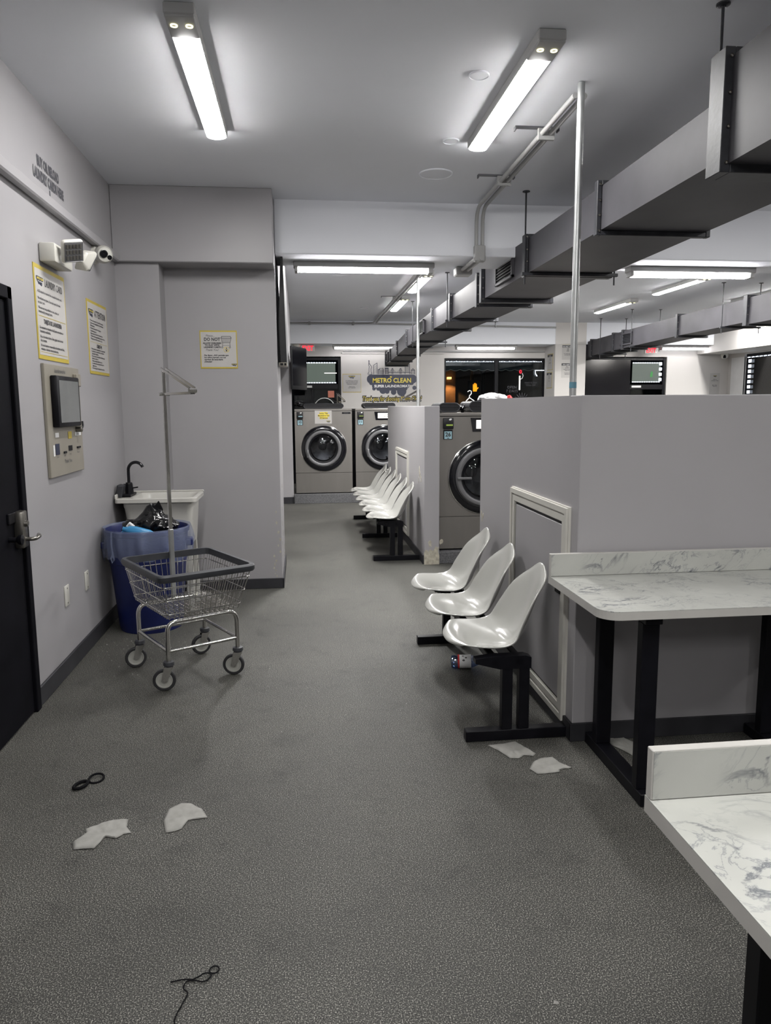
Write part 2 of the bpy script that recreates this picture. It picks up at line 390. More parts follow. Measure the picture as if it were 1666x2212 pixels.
def access_panel(Xp, y0, y1, z0, z1, label):
    t = thing('access_panel', label, 'access panel', (Xp, (y0+y1)/2, z0), 0, 'access panels in the half walls')
    w = .075
    def moulding(a, b, c, d):     # polygonal frame piece in the wall plane, stepped
        bm = BM()
        for k, (i0, i1, dd) in enumerate(((0, 1, .012), (.08, .42, .022), (.55, .95, .017))):
            P = [Vector(a).lerp(Vector(d), i0), Vector(b).lerp(Vector(c), i0), Vector(b).lerp(Vector(c), i1), Vector(a).lerp(Vector(d), i1)]
            vs = [bm.verts.new((Xp, p.x, p.y)) for p in P]; vo = [bm.verts.new((Xp-dd, p.x, p.y)) for p in P]
            bm.faces.new(vo); 
            for q in range(4): bm.faces.new((vs[q], vs[(q+1) % 4], vo[(q+1) % 4], vo[q]))
        obj('frame_moulding', bm, 'white', t)
    o = [(y0, z0), (y1, z0), (y1, z1), (y0, z1)]; i = [(y0+w, z0+w), (y1-w, z0+w), (y1-w, z1-w), (y0+w, z1-w)]
    for k in range(4): moulding(o[k], o[(k+1) % 4], i[(k+1) % 4], i[k])
    bm = BM(); box(bm, Xp-.004, Xp, y0+w, y1-w, z0+w, z1-w); obj('dark_gap', bm, 'black', t)
    bm = BM(); box(bm, Xp-.010, Xp-.003, y0+w+.012, y1-w-.012, z0+w+.012, z1-w-.015, .002); obj('door', bm, 'wall', t)
    return t
a1 = access_panel(1.184, 3.165, 4.075, .05, 1.05, 'white-framed access panel in the near half wall behind the three-seat bench')
bm = BM(); box(bm, 1.160, 1.174, 3.23, 3.29, .64, .73, .002); hs = obj('latch', bm, 'black', a1)
bm = BM(); box(bm, 1.150, 1.161, 3.225, 3.262, .67, .69, .002); obj('latch_tongue', bm, 'nickel', hs)
access_panel(1.145, 7.91, 8.91, .10, 1.017, 'white-framed access panel in the middle half wall behind the six-seat bench')

# plinths
bm = BM(); box(bm, -.118, 3.2, 11.62, 12.8, 0, .145, .004); struct('plinth_far', bm, 'terr')
bm = BM(); box(bm, 1.29, 4.9, 6.92, 8.1, 0, .115, .004); struct('plinth_middle', bm, 'terr')

# ------------------------------------------------------------------ door on the left
dr = thing('door_1', 'black metal door with a lever lock in the left wall', 'door', (LX, 3.2, 0)); dr['kind'] = 'structure'
bm = BM(); box(bm, LX-.03, LX+.022, 3.72, 3.775, 0, 2.06, .004); box(bm, LX-.03, LX+.022, 2.66, 2.72, 0, 2.06, .004); box(bm, LX-.03, LX+.022, 2.66, 3.775, 2.0, 2.06, .004)
obj('door_frame', bm, 'doorb', dr)
bm = BM(); box(bm, LX-.04, LX+.006, 2.725, 3.716, .008, 1.995, .003); obj('door_leaf', bm, 'doorb', dr)
bm = BM(); box(bm, LX+.004, LX+.045, 3.63, 3.70, .845, 1.02, .008, 2); lk = obj('lock_body', bm, 'nickel', dr, smooth=True)
bm = BM(); tube(bm, fillet([(LX+.04, 3.665, .885), (LX+.085, 3.665, .885), (LX+.088, 3.72, .89), (LX+.06, 3.79, .885)], .02), .0095, 10); obj('lever', bm, 'nickel', lk, smooth=True)
bm = BM(); lathe(bm, [(.001, .06), (.014, .058), (.016, .045), (.012, .04)], (LX, 3.665, .96), 'x', 16, cap0=True); obj('turn_piece', bm, 'nickel', lk, smooth=True)
bm = BM(); box(bm, LX+.004, LX+.016, 3.55, 3.72, .97, 1.02, .003); obj('guard_plate', bm, 'black', dr)
bm = BM(); lathe(bm, [(.012, .006), (.012, .04), (.022, .05), (.024, .065), (.001, .072)], (LX, 3.56, .90), 'x', 16); obj('door_knob', bm, 'black', dr, smooth=True)

# ================================================================== CEILING LIGHTS
def led_fixture(x, y0, zc, label, L=1.40, lm=None):
    lm = lm or ('ledf' if y0 > 6 else ('led' if y0 > 1 else 'ledb')); dp = .012 if y0 > 6 else .017
    t = thing('ceiling_light', label, 'ceiling light', (x, y0, zc), 0, 'ceiling LED battens')
    bm = BM(); box(bm, x-.062, x+.062, y0, y0+L, zc-.046, zc-.001, .004); obj('housing', bm, 'fixt', t)
    def bowl(bm, ya, yb, dish=False):
        N = 10; A = []; B = []
        for k in range(N+1):
            a = PI*k/N; px = x-math.cos(a)*.056; pz = zc-.0465-math.sin(a)*dp
            yy = ya+(.022*math.sin(a) if dish else 0)
            A.append(bm.verts.new((px, yy, pz))); B.append(bm.verts.new((px, yb, pz)))
        for k in range(N): bm.faces.new((A[k], A[k+1], B[k+1], B[k]))
        bm.faces.new(A[::-1]) if not dish else None; bm.faces.new(B)
    bm = BM(); bowl(bm, y0+.185, y0+L-.01, True); obj('diffuser', bm, lm, t)
    bm = BM(); box(bm, x-.060, x+.060, y0+.002, y0+.186, zc-.056, zc-.044, .005, 2); ep = obj('sensor_housing', bm, 'fixt', t)
    for sx in (-.031, .031):
        bm = BM(); lathe(bm, [(.0105, 0), (.0155, 0), (.0155, -.004), (.0105, -.004), (.0105, 0)], (x+sx, y0+.075, zc-.0565), 'z', 20); obj('ring_lamp', bm, 'ringl', ep)
    return t
led_fixture(-.45, 3.32, C1, 'ceiling LED batten nearest the left wall, above the trolley')
led_fixture(1.12, 3.38, C1, 'ceiling LED batten left of the grey pole, between it and the left batten')
led_fixture(1.52, 8.82, C2, 'ceiling LED batten just beyond the near beam beside the second pole')
led_fixture(1.52, 10.78, C2, 'small far ceiling LED batten left of the duct above the shop logo')
led_fixture(4.93, 8.78, C2, 'ceiling LED batten on the right, nearer of the two between the ducts')
led_fixture(4.93, 10.85, C2, 'ceiling LED batten on the right, farther of the two between the ducts')
led_fixture(6.55, 9.55, C2, 'ceiling LED batten partly hidden behind the right duct')
# near-bay lights the photograph only shows by their light, above and behind the camera and behind the near duct
for x, y in ((-.45, -.1), (1.12, -.1), (-.45, -3.0), (1.12, -3.0), (3.6, 3.3), (3.6, -.1), (5.6, 3.3), (5.6, -.1), (7.4, 3.3)):
    led_fixture(x, y, C1, 'ceiling LED batten outside the picture, over the near part of the room')
for x, y in ((.35, 6.85), (2.9, 6.85), (4.4, 6.85), (3.3, 10.2), (7.9, 9.0), (7.9, 11.5)):  # added fill light: unseen battens, much stronger than the visible ones
    led_fixture(x, y, C2, 'added ceiling LED batten, unseen behind the near beam or ducts, filling the far bay with light', lm='ledfill')
def tube_fixture(x0, x1, y, z, label, two=False):
    t = thing('fluorescent_light', label, 'ceiling light', ((x0+x1)/2, y, z), 0, 'tube lights under the beams')
    bm = BM(); box(bm, x0-.03, x1+.03, y-.10, y+.03, z-.045, z, .005); obj('housing', bm, 'fixt', t)
    for k, yy in enumerate((y-.06, y) if two else (y-.035,)):
        bm = BM(); tube(bm, [(x0, yy, z-.062), (x1, yy, z-.062)], .021, 12); obj('tube', bm, 'tubef' if y > 10 else 'tube', t, smooth=True)
    for xx in (x0, x1):
        bm = BM(); box(bm, xx-.02, xx+.006 if xx == x0 else xx+.02, y-.09, y+.02, z-.085, z-.04, .004); obj('lamp_holder', bm, 'fixt', t)
    return t
tube_fixture(0.0, 1.13, 6.58, 2.70, 'tube light under the near beam on the left, above the aisle')
tube_fixture(2.93, 4.04, 6.58, 2.70, 'twin tube light under the near beam on the right', True)
tube_fixture(.66, 1.82, 14.36, 2.645, 'far tube light under the far beam above the laundromat logo')
tube_fixture(3.0, 4.14, 14.36, 2.645, 'far tube light under the far beam above the shop window')
tube_fixture(7.1, 8.4, 14.36, 2.645, 'far tube light under the far beam at the right of the picture')

# ================================================================== DUCTS
def duct(name, label, secs, flanges, rods, registers, xshift=0):
    t = thing(name, label, 'air duct', (secs[0][1], secs[0][0], secs[0][3]), 0)
    for a, b in zip(secs, secs[1:]):
        bm = BM(); A = []; B = []
        for (y, xl, xr, zb, zt), Q in ((a, A), (b, B)):
            for p in ((xl, y, zb), (xr, y, zb), (xr, y, zt), (xl, y, zt)): Q.append(bm.verts.new(p))
        for k in range(4): bm.faces.new((A[k], A[(k+1) % 4], B[(k+1) % 4], B[k]))
        bm.faces.new(A[::-1]); bm.faces.new(B)
        obj('duct_section', bm, 'duct', t)
    def at(y):
        for a, b in zip(secs, secs[1:]):
            if a[0] <= y <= b[0]:
                f = (y-a[0])/(b[0]-a[0]+1e-9); return [p+(q-p)*f for p, q in zip(a, b)]
        return list(secs[-1])
    for y, g, th in flanges:
        _, xl, xr, zb, zt = at(y)
        bm = BM(); e = .002
        for (a0, a1, c0, c1) in ((xl-g, xl-e, zb-g, zt+g), (xr+e, xr+g, zb-g, zt+g), (xl-e, xr+e, zb-g, zb-e), (xl-e, xr+e, zt+e, zt+g)):
            box(bm, a0, a1, y-th/2, y+th/2, c0, c1, .003)
        fl = obj('flange', bm, 'flange', t)
        bm = BM()
        for zz in (zb-g*.2, (zb*2+zt)/3, (zb+zt*2)/3, zt+g*.2):
            lathe(bm, [(.007, -.006), (.007, 0), (.001, .001)], (xl-g*.5, y-th/2-.002, zz), 'y', 6)
        obj('bolts', bm, 'nickel', fl)['kind'] = 'stuff'
    for y, side in rods:
        _, xl, xr, zb, zt = at(y); ceil = C1 if y < 6.2 else C2
        for sx in ((xl-.035,) if side == 1 else (xl-.035, xr+.035)):
            bm = BM(); tube(bm, [(sx, y, zb-.09), (sx, y, ceil)], .0065, 8); r = obj('hanger_rod', bm, 'flange', t)
            bm = BM(); lathe(bm, [(.028, 0), (.028, -.006), (.012, -.01)], (sx, y, ceil), 'z', 16); obj('ceiling_plate', bm, 'flange', r)
        bm = BM(); box(bm, xl-.06, xr+.06, y-.018, y+.018, zb-.026, zb-.002, .003); obj('strap', bm, 'flange', t)
    for y, w, h in registers:
        _, xl, xr, zb, zt = at(y); zc = (zb+zt)/2
        bm = BM()
        for b_ in ((y-w/2, y+w/2, zc+h/2-.02, zc+h/2), (y-w/2, y+w/2, zc-h/2, zc-h/2+.02), (y-w/2, y-w/2+.03, zc-h/2, zc+h/2), (y+w/2-.03, y+w/2, zc-h/2, zc+h/2)):
            box(bm, xl-.022, xl+.003, b_[0], b_[1], b_[2], b_[3], .002)
        rg = obj('air_register', bm, 'duct', t)
        bm = BM(); box(bm, xl-.006, xl-.001, y-w/2+.03, y+w/2-.03, zc-h/2+.02, zc+h/2-.02); obj('register_back', bm, 'black', rg)
        n = 7
        for k in range(n):
            z = zc-h/2+.025+(h-.05)*k/(n-1)
            bm = BM(); prism(bm, [(-.018, z-.004), (-.004, z+.006), (-.004, z+.009), (-.018, z-.001)], w-.07, (xl, y+w/2-.035, 0), (1, 0, 0), (0, 0, 1)); obj('louvre', bm, 'flange', rg)
    return t
D1 = [(1.2, 1.70, 2.62, 2.44, 2.84), (2.98, 1.70, 2.62, 2.44, 2.84), (3.10, 1.78, 2.43, 2.517, 2.765), (4.43, 1.78, 2.43, 2.517, 2.765), (5.87, 1.78, 2.43, 2.515, 2.775), (7.25, 1.78, 2.42, 2.515, 2.80),
      (7.5, 1.79, 2.30, 2.50, 2.76), (8.85, 1.79, 2.31, 2.51, 2.76), (10.1, 1.79, 2.28, 2.515, 2.76), (12.1, 1.72, 2.12, 2.44, 2.68), (13.5, 1.62, 2.00, 2.29, 2.50), (14.05, 1.60, 2.0, 2.24, 2.49)]
duct('air_duct', 'long grey rectangular duct hung over the middle aisle, nearer of the two',
     D1, [(3.00, .045, .11), (4.43, .03, .045), (5.87, .03, .08), (7.25, .04, .07), (7.5, .035, .07), (8.85, .035, .07), (10.1, .03, .05), (12.1, .025, .05), (12.9, .02, .04), (13.5, .02, .05), (14.02, .02, .05)],
     [(3.12, 2), (5.81, 2), (8.95, 2), (11.4, 2)], [(6.5, .55, .2), (10.9, .5, .2), (13.8, .3, .17)])
bm = BM()
D2 = [(2.2, 5.50, 6.02, 2.47, 2.79), (8.85, 5.50, 6.02, 2.47, 2.79), (8.95, 5.50, 5.95, 2.50, 2.78), (10.6, 5.50, 5.93, 2.49, 2.77), (12.3, 5.50, 5.92, 2.455, 2.74), (13.1, 5.50, 5.92, 2.44, 2.72), (14.0, 5.50, 5.90, 2.41, 2.70), (14.55, 5.50, 5.9, 2.40, 2.64)]
duct('air_duct', 'long grey rectangular duct on the right side of the room, farther of the two',
     D2, [(6.9, .035, .07), (8.9, .035, .08), (10.62, .03, .06), (12.5, .025, .05), (12.9, .025, .05), (13.9, .025, .05)],
     [(9.4, 2), (12.1, 2), (13.4, 2)], [(12.35, .45, .2)])

# ================================================================== CONDUITS AND POLES
t = thing('conduit_run', 'grey electrical conduits running along the ceiling and over the near beam', 'conduit', (1.45, 3.9, C1))
for dx in (0, .05):
    bm = BM(); tube(bm, fillet([(1.445+dx, 3.98, C1-.03), (1.445+dx, 6.165, C1-.045), (1.445+dx, 6.165, 2.755)], .13, 6), .015, 10); obj('pipe', bm, 'fixt', t, smooth=True)
    bm = BM(); tube(bm, fillet([(1.43+dx, 6.12, 2.67), (1.43+dx, 6.84, 2.67), (1.36+dx, 6.84, 3.0), (1.36+dx, 13.95+dx*1.2, 3.0), (-.4 if dx == 0 else 4.84, 13.95+dx*1.2, 3.0-dx)], .12, 6), .015, 10); obj('pipe', bm, 'fixt', t, smooth=True)
bm = BM(); box(bm, 1.425, 1.515, 6.13, 6.19, 2.65, 2.78, .01, 2); obj('pull_box', bm, 'fixt', t)
bm = BM(); box(bm, 1.38, 1.52, 6.62, 6.76, 2.63, 2.70, .008); obj('pull_box', bm, 'fixt', t)
for y, c in ((4.52, C1), (5.44, C1), (8.7, C2), (10.9, C2)):
    bm = BM(); prism(bm, [(-.22, 0), (.045, 0), (.045, -.022), (.038, -.022), (.038, -.006), (-.213, -.006), (-.213, -.022), (-.22, -.022)], .04, (1.50 if y < 6 else 1.40, y+.02, c), (1, 0, 0), (0, 0, 1)); br = obj('strut_bracket', bm, 'strut', t)
    cx0 = 1.42 if y < 6 else 1.345
    bm = BM(); box(bm, cx0, cx0+.1, y-.012, y+.012, c-.07, c-.004, .003); obj('clamp', bm, 'fixt', br)
for k in (.2, 1.0, 2.6):
    bm = BM(); box(bm, k-.02, k+.02, 13.93, 14.09, 2.975, 3.025, .004); obj('clamp', bm, 'fixt', t)
def pole(x, y, z1, label):
    t = thing('pole', label, 'pole', (x, y, 0))
    bm = BM(); tube(bm, [(x, y, 0), (x, y, z1)], .0185, 16); obj('pipe', bm, 'galv', t, smooth=True)
    bm = BM(); lathe(bm, [(.0185, .05), (.022, .045), (.03, .012), (.045, .004), (.045, 0)], (x, y, 0), 'z', 20); obj('base_flange', bm, 'galv', t, smooth=True)
    return t
pA = pole(1.447, 3.90, C1-.002, 'tall grey pole rising behind the near half wall to the ceiling')
bm = BM(); tube(bm, [(1.447, 3.9, 1.588), (1.447, 3.9, 1.620)], .0193, 16); obj('tape', bm, 'tealp', pA, smooth=True)
pole(1.43, 9.12, C2-.002, 'tall grey pole rising behind the middle half wall to the ceiling')
t = thing('conduit_run', 'thin grey conduit along the top of the far wall', 'conduit', (1.0, 14.6, 2.5))
bm = BM(); tube(bm, [(.85, 14.65, 2.545), (4.84, 14.65, 2.545)], .012, 8); obj('pipe', bm, 'fixt', t, smooth=True)

# ceiling discs
def disc(x, y, z, r, label, name='ceiling_speaker', cat='speaker'):
    t = thing(name, label, cat, (x, y, z))
    bm = BM(); lathe(bm, [(r, 0), (r, -.006), (r*.95, -.009), (r*.93, -.006), (.001, -.006)], (x, y, z), 'z', 40); obj('cover', bm, 'ceil', t, smooth=True)
    return t
disc(.98, 5.44, C1, .118, 'round flush ceiling speaker beyond the two near LED battens')
disc(.91, 3.86, C1, .05, 'small round white sprinkler cover left of the second LED batten, nearer one', 'sprinkler_cover', 'sprinkler cover')
disc(.955, 4.78, C1, .05, 'small round white sprinkler cover by the far end of the second LED batten', 'sprinkler_cover', 'sprinkler cover')
disc(.48, 9.1, C2, .13, 'round flush ceiling speaker beyond the near beam', )
disc(1.05, 12.2, C2, .07, 'small round white sprinkler cover far beyond the near beam', 'sprinkler_cover', 'sprinkler cover')
t = thing('smoke_detector', 'small white dome detector under the far beam, left of the exit sign', 'detector', (-.04, 14.3, 2.645))
bm = BM(); lathe(bm, [(.08, 0), (.08, -.02), (.06, -.05), (.001, -.055)], (-.04, 14.3, 2.645), 'z', 24); obj('body', bm, 'white', t, smooth=True)
bm = BM(); lathe(bm, [(.03, -.052), (.028, -.07), (.001, -.075)], (-.04, 14.3, 2.645), 'z', 16); obj('lens', bm, 'black', t, smooth=True)

# ================================================================== LEFT WALL ITEMS
# shop emblem used on the posters (navy cloud with two bands of writing)
def cloud_mesh(bm, w, d, O, X, Yd):
    # origin: middle of the flat top edge, sizes as fractions of the width
    for k, (x0, x1, z1, z0, r) in enumerate(((-.5, .5, 0, -.175, .08), (-.455, .44, -.10, -.205, .04), (-.40, .35, -.16, -.27, .04), (-.315, .31, -.2, -.315, .04))):
        prism(bm, [(p[0]*w, p[1]*w) for p in rrect(x0, x1, z0, z1, r, 6)], d+k*.00008, O, X, Yd)
    for k, (cx, cz, r) in enumerate(((-.18, -.306, .073), (-.097, -.33, .047), (.033, -.345, .055), (.195, -.33, .095))):
        prism(bm, [((cx+math.cos(a)*r)*w, (cz+math.sin(a)*r)*w) for a in [2*PI*q/18 for q in range(18)]], d+.0004+k*.00008, O, X, Yd)
def rrect(x0, x1, y0, y1, r, n=5):
    out = []
    for cx, cy, a0 in ((x1-r, y1-r, 0), (x0+r, y1-r, 90), (x0+r, y0+r, 180), (x1-r, y0+r, 270)):
        for k in range(n+1):
            a = math.radians(a0+90*k/n); out.append((cx+r*math.cos(a), cy+r*math.sin(a)))
    return out
def emblem(parent, O, X, Yd, w, full=False):
    h = w*.45; O = Vector(O)
    bm = BM(); cloud_mesh(bm, w, .0006, O+Vector(Yd)*h*.5, X, Yd); e = obj('emblem', bm, 'navy', parent)
    text('METRO CLEAN', w*.135, 'yel', parent, O+Vector(Yd)*h*.16, X, Yd, 'CENTER', bold=w*.004, off=.003, name='emblem_lettering')
    text('SUPER LAUNDROMAT', w*.075, 'wht', parent, O-Vector(Yd)*h*.08, X, Yd, 'CENTER', bold=w*.001, off=.003, name='emblem_lettering')
    return e
def poster(label, O, X, Yd, w, h, border=.022, group=None, bm_='posty', name='poster', th=.004):
    O, X, Yd = Vector(O), Vector(X), Vector(Yd); Nn = X.cross(Yd)
    t = thing(name, label, 'poster', O, 0, group)
    bm = BM(); prism(bm, [(0, 0), (w, 0), (w, h), (0, h)], th, O, X, Yd); obj('border' if border else 'sheet', bm, bm_ if border else 'poster', t)
    if border:
        bm = BM(); prism(bm, [(border*.6, border), (w-border*.6, border), (w-border*.6, h-border), (border*.6, h-border)], .001, O+Nn*(th), X, Yd); obj('sheet', bm, 'poster', t)
    def T(s, x, y, size, m='ink', align='LEFT', xs=1, bold=0, shear=0, ls=1.0, off=.0012):
        return text(s, size, m, t, O+X*x+Yd*y+Nn*(th+.001), X, Yd, align, xs, shear, bold, off, ls=ls)
    t_ = t
    return t_, T, O+Nn*(th+.001)
# laundry card poster
w, h = .51, .487
t, T, O = poster('large yellow-bordered laundry card poster above the card machine', (LX, 4.15, 1.757), WX, WY, w, h, .022)
emblem(t, O+Vector((0, .085, h-.085)), WX, WY, .11)
T('LAUNDRY CARD', .155, h-.10, .055, xs=.72, bold=.0006, m='ink')
T('A $2 deposit is required for a reusable laundry card.', .035, h-.142, .019, xs=1.0, bold=.0004)
T('No refunds are given. You must spend all value\non your card.', .035, h-.178, .019, xs=1.02, ls=1.05, bold=.0004)
T('We are not responsible for lost, stolen, or\nintentionally damaged cards.', .035, h-.226, .019, xs=1.02, ls=1.05, bold=.0004)
bm = BM(); ribbon(bm, [(.03, h-.262), (w-.03, h-.262)], .003, O, WX, WY); obj('divider_line', bm, 'posty', t)
T('TARJETA DE LAVANDERÍA', w/2, h-.298, .032, align='CENTER', xs=.8, bold=.0012)
T('Es necesario un depósito de $2 para una tarjeta de\nlavandería reutilizable.', .035, h-.328, .019, xs=1.0, ls=1.05, bold=.0005)
T('No se devuelve dinero. Debe gastar todo el valor\nde su tarjeta.', .035, h-.375, .019, xs=1.0, ls=1.05, bold=.0005)
T('No nos hacemos responsables de tarjetas perdidas,\nrobadas o dañadas intencionalmente.', .035, h-.420, .019, xs=1.0, ls=1.05, bold=.0005)
bm = BM(); ribbon(bm, [(.03, .038), (w-.03, .038)], .002, O, WX, WY); obj('divider_line', bm, 'posty', t)
# attention poster
w, h = .49, .475
t, T, O = poster('yellow-bordered attention poster to the right of the card machine, near the sink', (LX, 5.115, 1.722), WX, WY, w, h, .018)
emblem(t, O+Vector((0, .085, h-.085)), WX, WY, .12)
T('ATTENTION', .165, h-.10, .062, xs=.8, bold=.0010)
T('• We are not responsible for items left in washers.\n• Customers are responsible for all personal items\n  left unattended.\n• We are not responsible for damage to\n  any clothes, rugs, etc.\n• Please check your machine before each use.\n• Children must be supervised by an adult at all times.\n• Please do not overload machines or carts.', .04, h-.135, .0165, xs=1.0, ls=1.02, bold=.0004)
bm = BM(); ribbon(bm, [(.03, h-.268), (w-.03, h-.268)], .002, O, WX, WY); obj('divider_line', bm, 'posty', t)
T('ATENCIÓN', w/2, h-.300, .032, align='CENTER', xs=.8, bold=.0014)
T('• No nos hacemos responsables de sus pertenencias\n• Los clientes son responsables de sus artículos\n  personales sin vigilancia.\n• No nos hacemos responsables de daños a ropa,\n  alfombras, cobijas, etc.\n• Revise su máquina antes de cada uso.\n• Los niños deben estar supervisados por un\n  adulto siempre.\n• No sobrecargue las lavadoras ni los carritos.', .04, h-.318, .0165, xs=1.0, ls=.95, bold=.0004)
# painted wall lettering
t = thing('wall_lettering', 'dark painted words and arrow high on the left wall', 'wall lettering', (LX, 4.5, 2.7))
text('BUY OR RELOAD', .072, 'inkl', t, (LX, 4.515, 2.772), WX, WY, 'CENTER', xs=.66, bold=.0045)
text('LAUNDRY CARDS HERE', .072, 'inkl', t, (LX, 4.515, 2.700), WX, WY, 'CENTER', xs=.66, bold=.0045)
bm = BM(); prism(bm, [(-.009, 0), (.009, 0), (.009, -.035), (.022, -.035), (0, -.06), (-.022, -.035), (-.009, -.035)], .001, (LX, 4.52, 2.688), WX, WY); obj('arrow', bm, 'inkl', t)
# emergency light
t = thing('emergency_light', 'white emergency light with two square heads above the laundry card poster', 'emergency light', (LX, 4.45, 2.29))
bm = BM(); box(bm, LX, LX+.085, 4.26, 4.57, 2.265, 2.365, .012, 2); obj('housing', bm, 'white', t, smooth=True)
for (yy, ang) in ((4.36, -.75), (4.60, 1.0)):
    bm = BM(); R = Matrix.Rotation(ang, 4, 'Z') @ Matrix.Rotation(.42, 4, 'Y') @ Matrix.Rotation(.22, 4, 'X')
    b2 = BM(); box(b2, -.025, .035, -.062, .062, -.062, .062, .018, 3); 
    for v in b2.verts:
        if v.co.x < 0: v.co.y *= .55; v.co.z *= .55
    b2.transform(Matrix.Translation((LX+.135, yy, 2.345)) @ R); hd = obj('lamp_head', b2, 'white', t, smooth=True)
    b2 = BM(); box(b2, .0355, .038, -.052, .052, -.052, .052, .003); b2.transform(Matrix.Translation((LX+.135, yy, 2.345)) @ R); ln = obj('lamp_lens', b2, 'ring', hd) if False else obj('lamp_lens', b2, 'ring', hd)
    b2 = BM()
    for i in range(5):
        for j in range(3): box(b2, .038, .041, -.044+i*.0185, -.032+i*.0185, -.04+j*.03, -.02+j*.03)
    b2.transform(Matrix.Translation((LX+.135, yy, 2.345)) @ R); o = obj('lens_cells', b2, 'nickel', hd); o['kind'] = 'stuff'
# wall camera
t = thing('security_camera', 'white dome security camera under the ledge on the left wall near the corner', 'camera', (LX, 5.6, 2.56))
bm = BM(); lathe(bm, [(.062, 0), (.062, .018), (.05, .03)], (LX, 5.37, 2.512), 'x', 28, cap1=True); obj('mount', bm, 'white', t, smooth=True)
cc = Vector((LX+.075, 5.335, 2.508)); R = Matrix.Translation(cc) @ Matrix.Rotation(-1.12, 4, 'Z') @ Matrix.Rotation(.18, 4, 'Y') @ Matrix.Rotation(-.5, 4, 'X')
b2 = BM(); lathe(b2, [(.001, -.058), (.038, -.048), (.058, -.015), (.057, .012), (.045, .036), (.001, .042)], (0, 0, 0), 'x', 28); b2.transform(R); bd = obj('eyeball', b2, 'white', t, smooth=True)
b2 = BM(); lathe(b2, [(.026, .034), (.026, .046), (.02, .048), (.001, .045)], (0, -.010, 0), 'x', 24); b2.transform(R); obj('lens', b2, 'gloss', bd, smooth=True)
b2 = BM(); lathe(b2, [(.015, .0), (.015, .030), (.001, .031)], (.010, .033, 0), 'x', 20); b2.transform(R); obj('lens', b2, 'gloss', bd, smooth=True)
# laundry card machine
y0, y1, z0, z1 = 4.17, 4.79, 1.125, 1.735
t = thing('card_machine', 'beige wall-mounted laundry card machine with a black tablet screen', 'card machine', (LX, 4.48, 1.125))
bm = BM(); box(bm, LX, LX+.018, y0, y1, z0, z1, .003); obj('face_plate', bm, 'beige', t)
bm = BM(); box(bm, LX+.018, LX+.055, 4.245, 4.655, 1.395, 1.675, .008, 2); tb = obj('tablet', bm, 'black', t, smooth=True)
bm = BM(); box(bm, LX+.0555, LX+.057, 4.275, 4.625, 1.42, 1.65); obj('screen', bm, 'screen', tb)
bm = BM(); box(bm, LX+.018, LX+.045, 4.665, 4.735, 1.625, 1.70, .005); obj('scanner_hood', bm, 'beige', t)
bm = BM(); lathe(bm, [(.018, .018), (.018, .05), (.012, .055), (.001, .055)], (LX, 4.67, 1.375), 'x', 16); obj('key_lock', bm, 'nickel', t, smooth=True)
bm = BM(); tube(bm, fillet([(LX+.045, 4.665, 1.375), (LX+.055, 4.68, 1.39), (LX+.05, 4.69, 1.42)], .01), .006, 8); obj('key_strap', bm, 'black', t)
def tile(parent, name, a, b, c, d, m, dx=.019, th=.0015):
    bm = BM(); box(bm, LX+dx, LX+dx+th, a, b, c, d); return obj(name, bm, m, parent)
tile(t, 'card_slot_plate', 4.262, 4.33, 1.245, 1.305, 'navy'); tile(t, 'sticker', 4.225, 4.25, 1.24, 1.30, 'wht'); tile(t, 'sticker', 4.27, 4.33, 1.34, 1.365, 'wht')
tile(t, 'sticker', 4.50, 4.565, 1.325, 1.365, 'lcd') if False else tile(t, 'sticker', 4.50, 4.565, 1.325, 1.365, 'posty')
tile(t, 'sticker', 4.635, 4.75, 1.337, 1.358, 'wht')
tile(t, 'keypad', 4.495, 4.565, 1.255, 1.285, 'black'); tile(t, 'bill_slot', 4.40, 4.45, 1.245, 1.257, 'black', th=.004); tile(t, 'bill_slot', 4.655, 4.72, 1.262, 1.272, 'black', th=.006)
text('laundroworks', .034, 'inkl', t, (LX+.018, 4.33, 1.692), WX, WY, xs=1.0)
text('Card', .016, 'inkl', t, (LX+.018, 4.28, 1.228), WX, WY); text('Cash', .016, 'inkl', t, (LX+.018, 4.405, 1.228), WX, WY); text('Credit', .016, 'inkl', t, (LX+.018, 4.50, 1.232), WX, WY); text('Receipt', .016, 'inkl', t, (LX+.018, 4.655, 1.235), WX, WY)
text('Thank You', .03, 'inkl', t, (LX+.018, 4.41, 1.19), WX, WY); text('CODE', .018, 'ink', t, (LX+.0205, 4.645, 1.341), WX, WY, xs=1.3)
# switch plates
def plate(y, z, w, h, label):
    t = thing('wall_plate', label, 'wall plate', (LX, y, z))
    bm = BM(); box(bm, LX, LX+.007, y-w/2, y+w/2, z-h/2, z+h/2, .003, 2); pl = obj('plate', bm, 'white', t, smooth=True)
    bm = BM()
    for s in (-1, 1): lathe(bm, [(.0045, 0), (.0045, .002), (.001, .002)], (LX+.007, y, z+s*h*.36), 'x', 8)
    obj('screws', bm, 'nickel', pl)['kind'] = 'stuff'
plate(4.337, .440, .078, .118, 'white blank wall plate low on the left wall, nearer the black door')
plate(4.742, .434, .078, .118, 'white blank wall plate low on the left wall, nearer the blue bin')

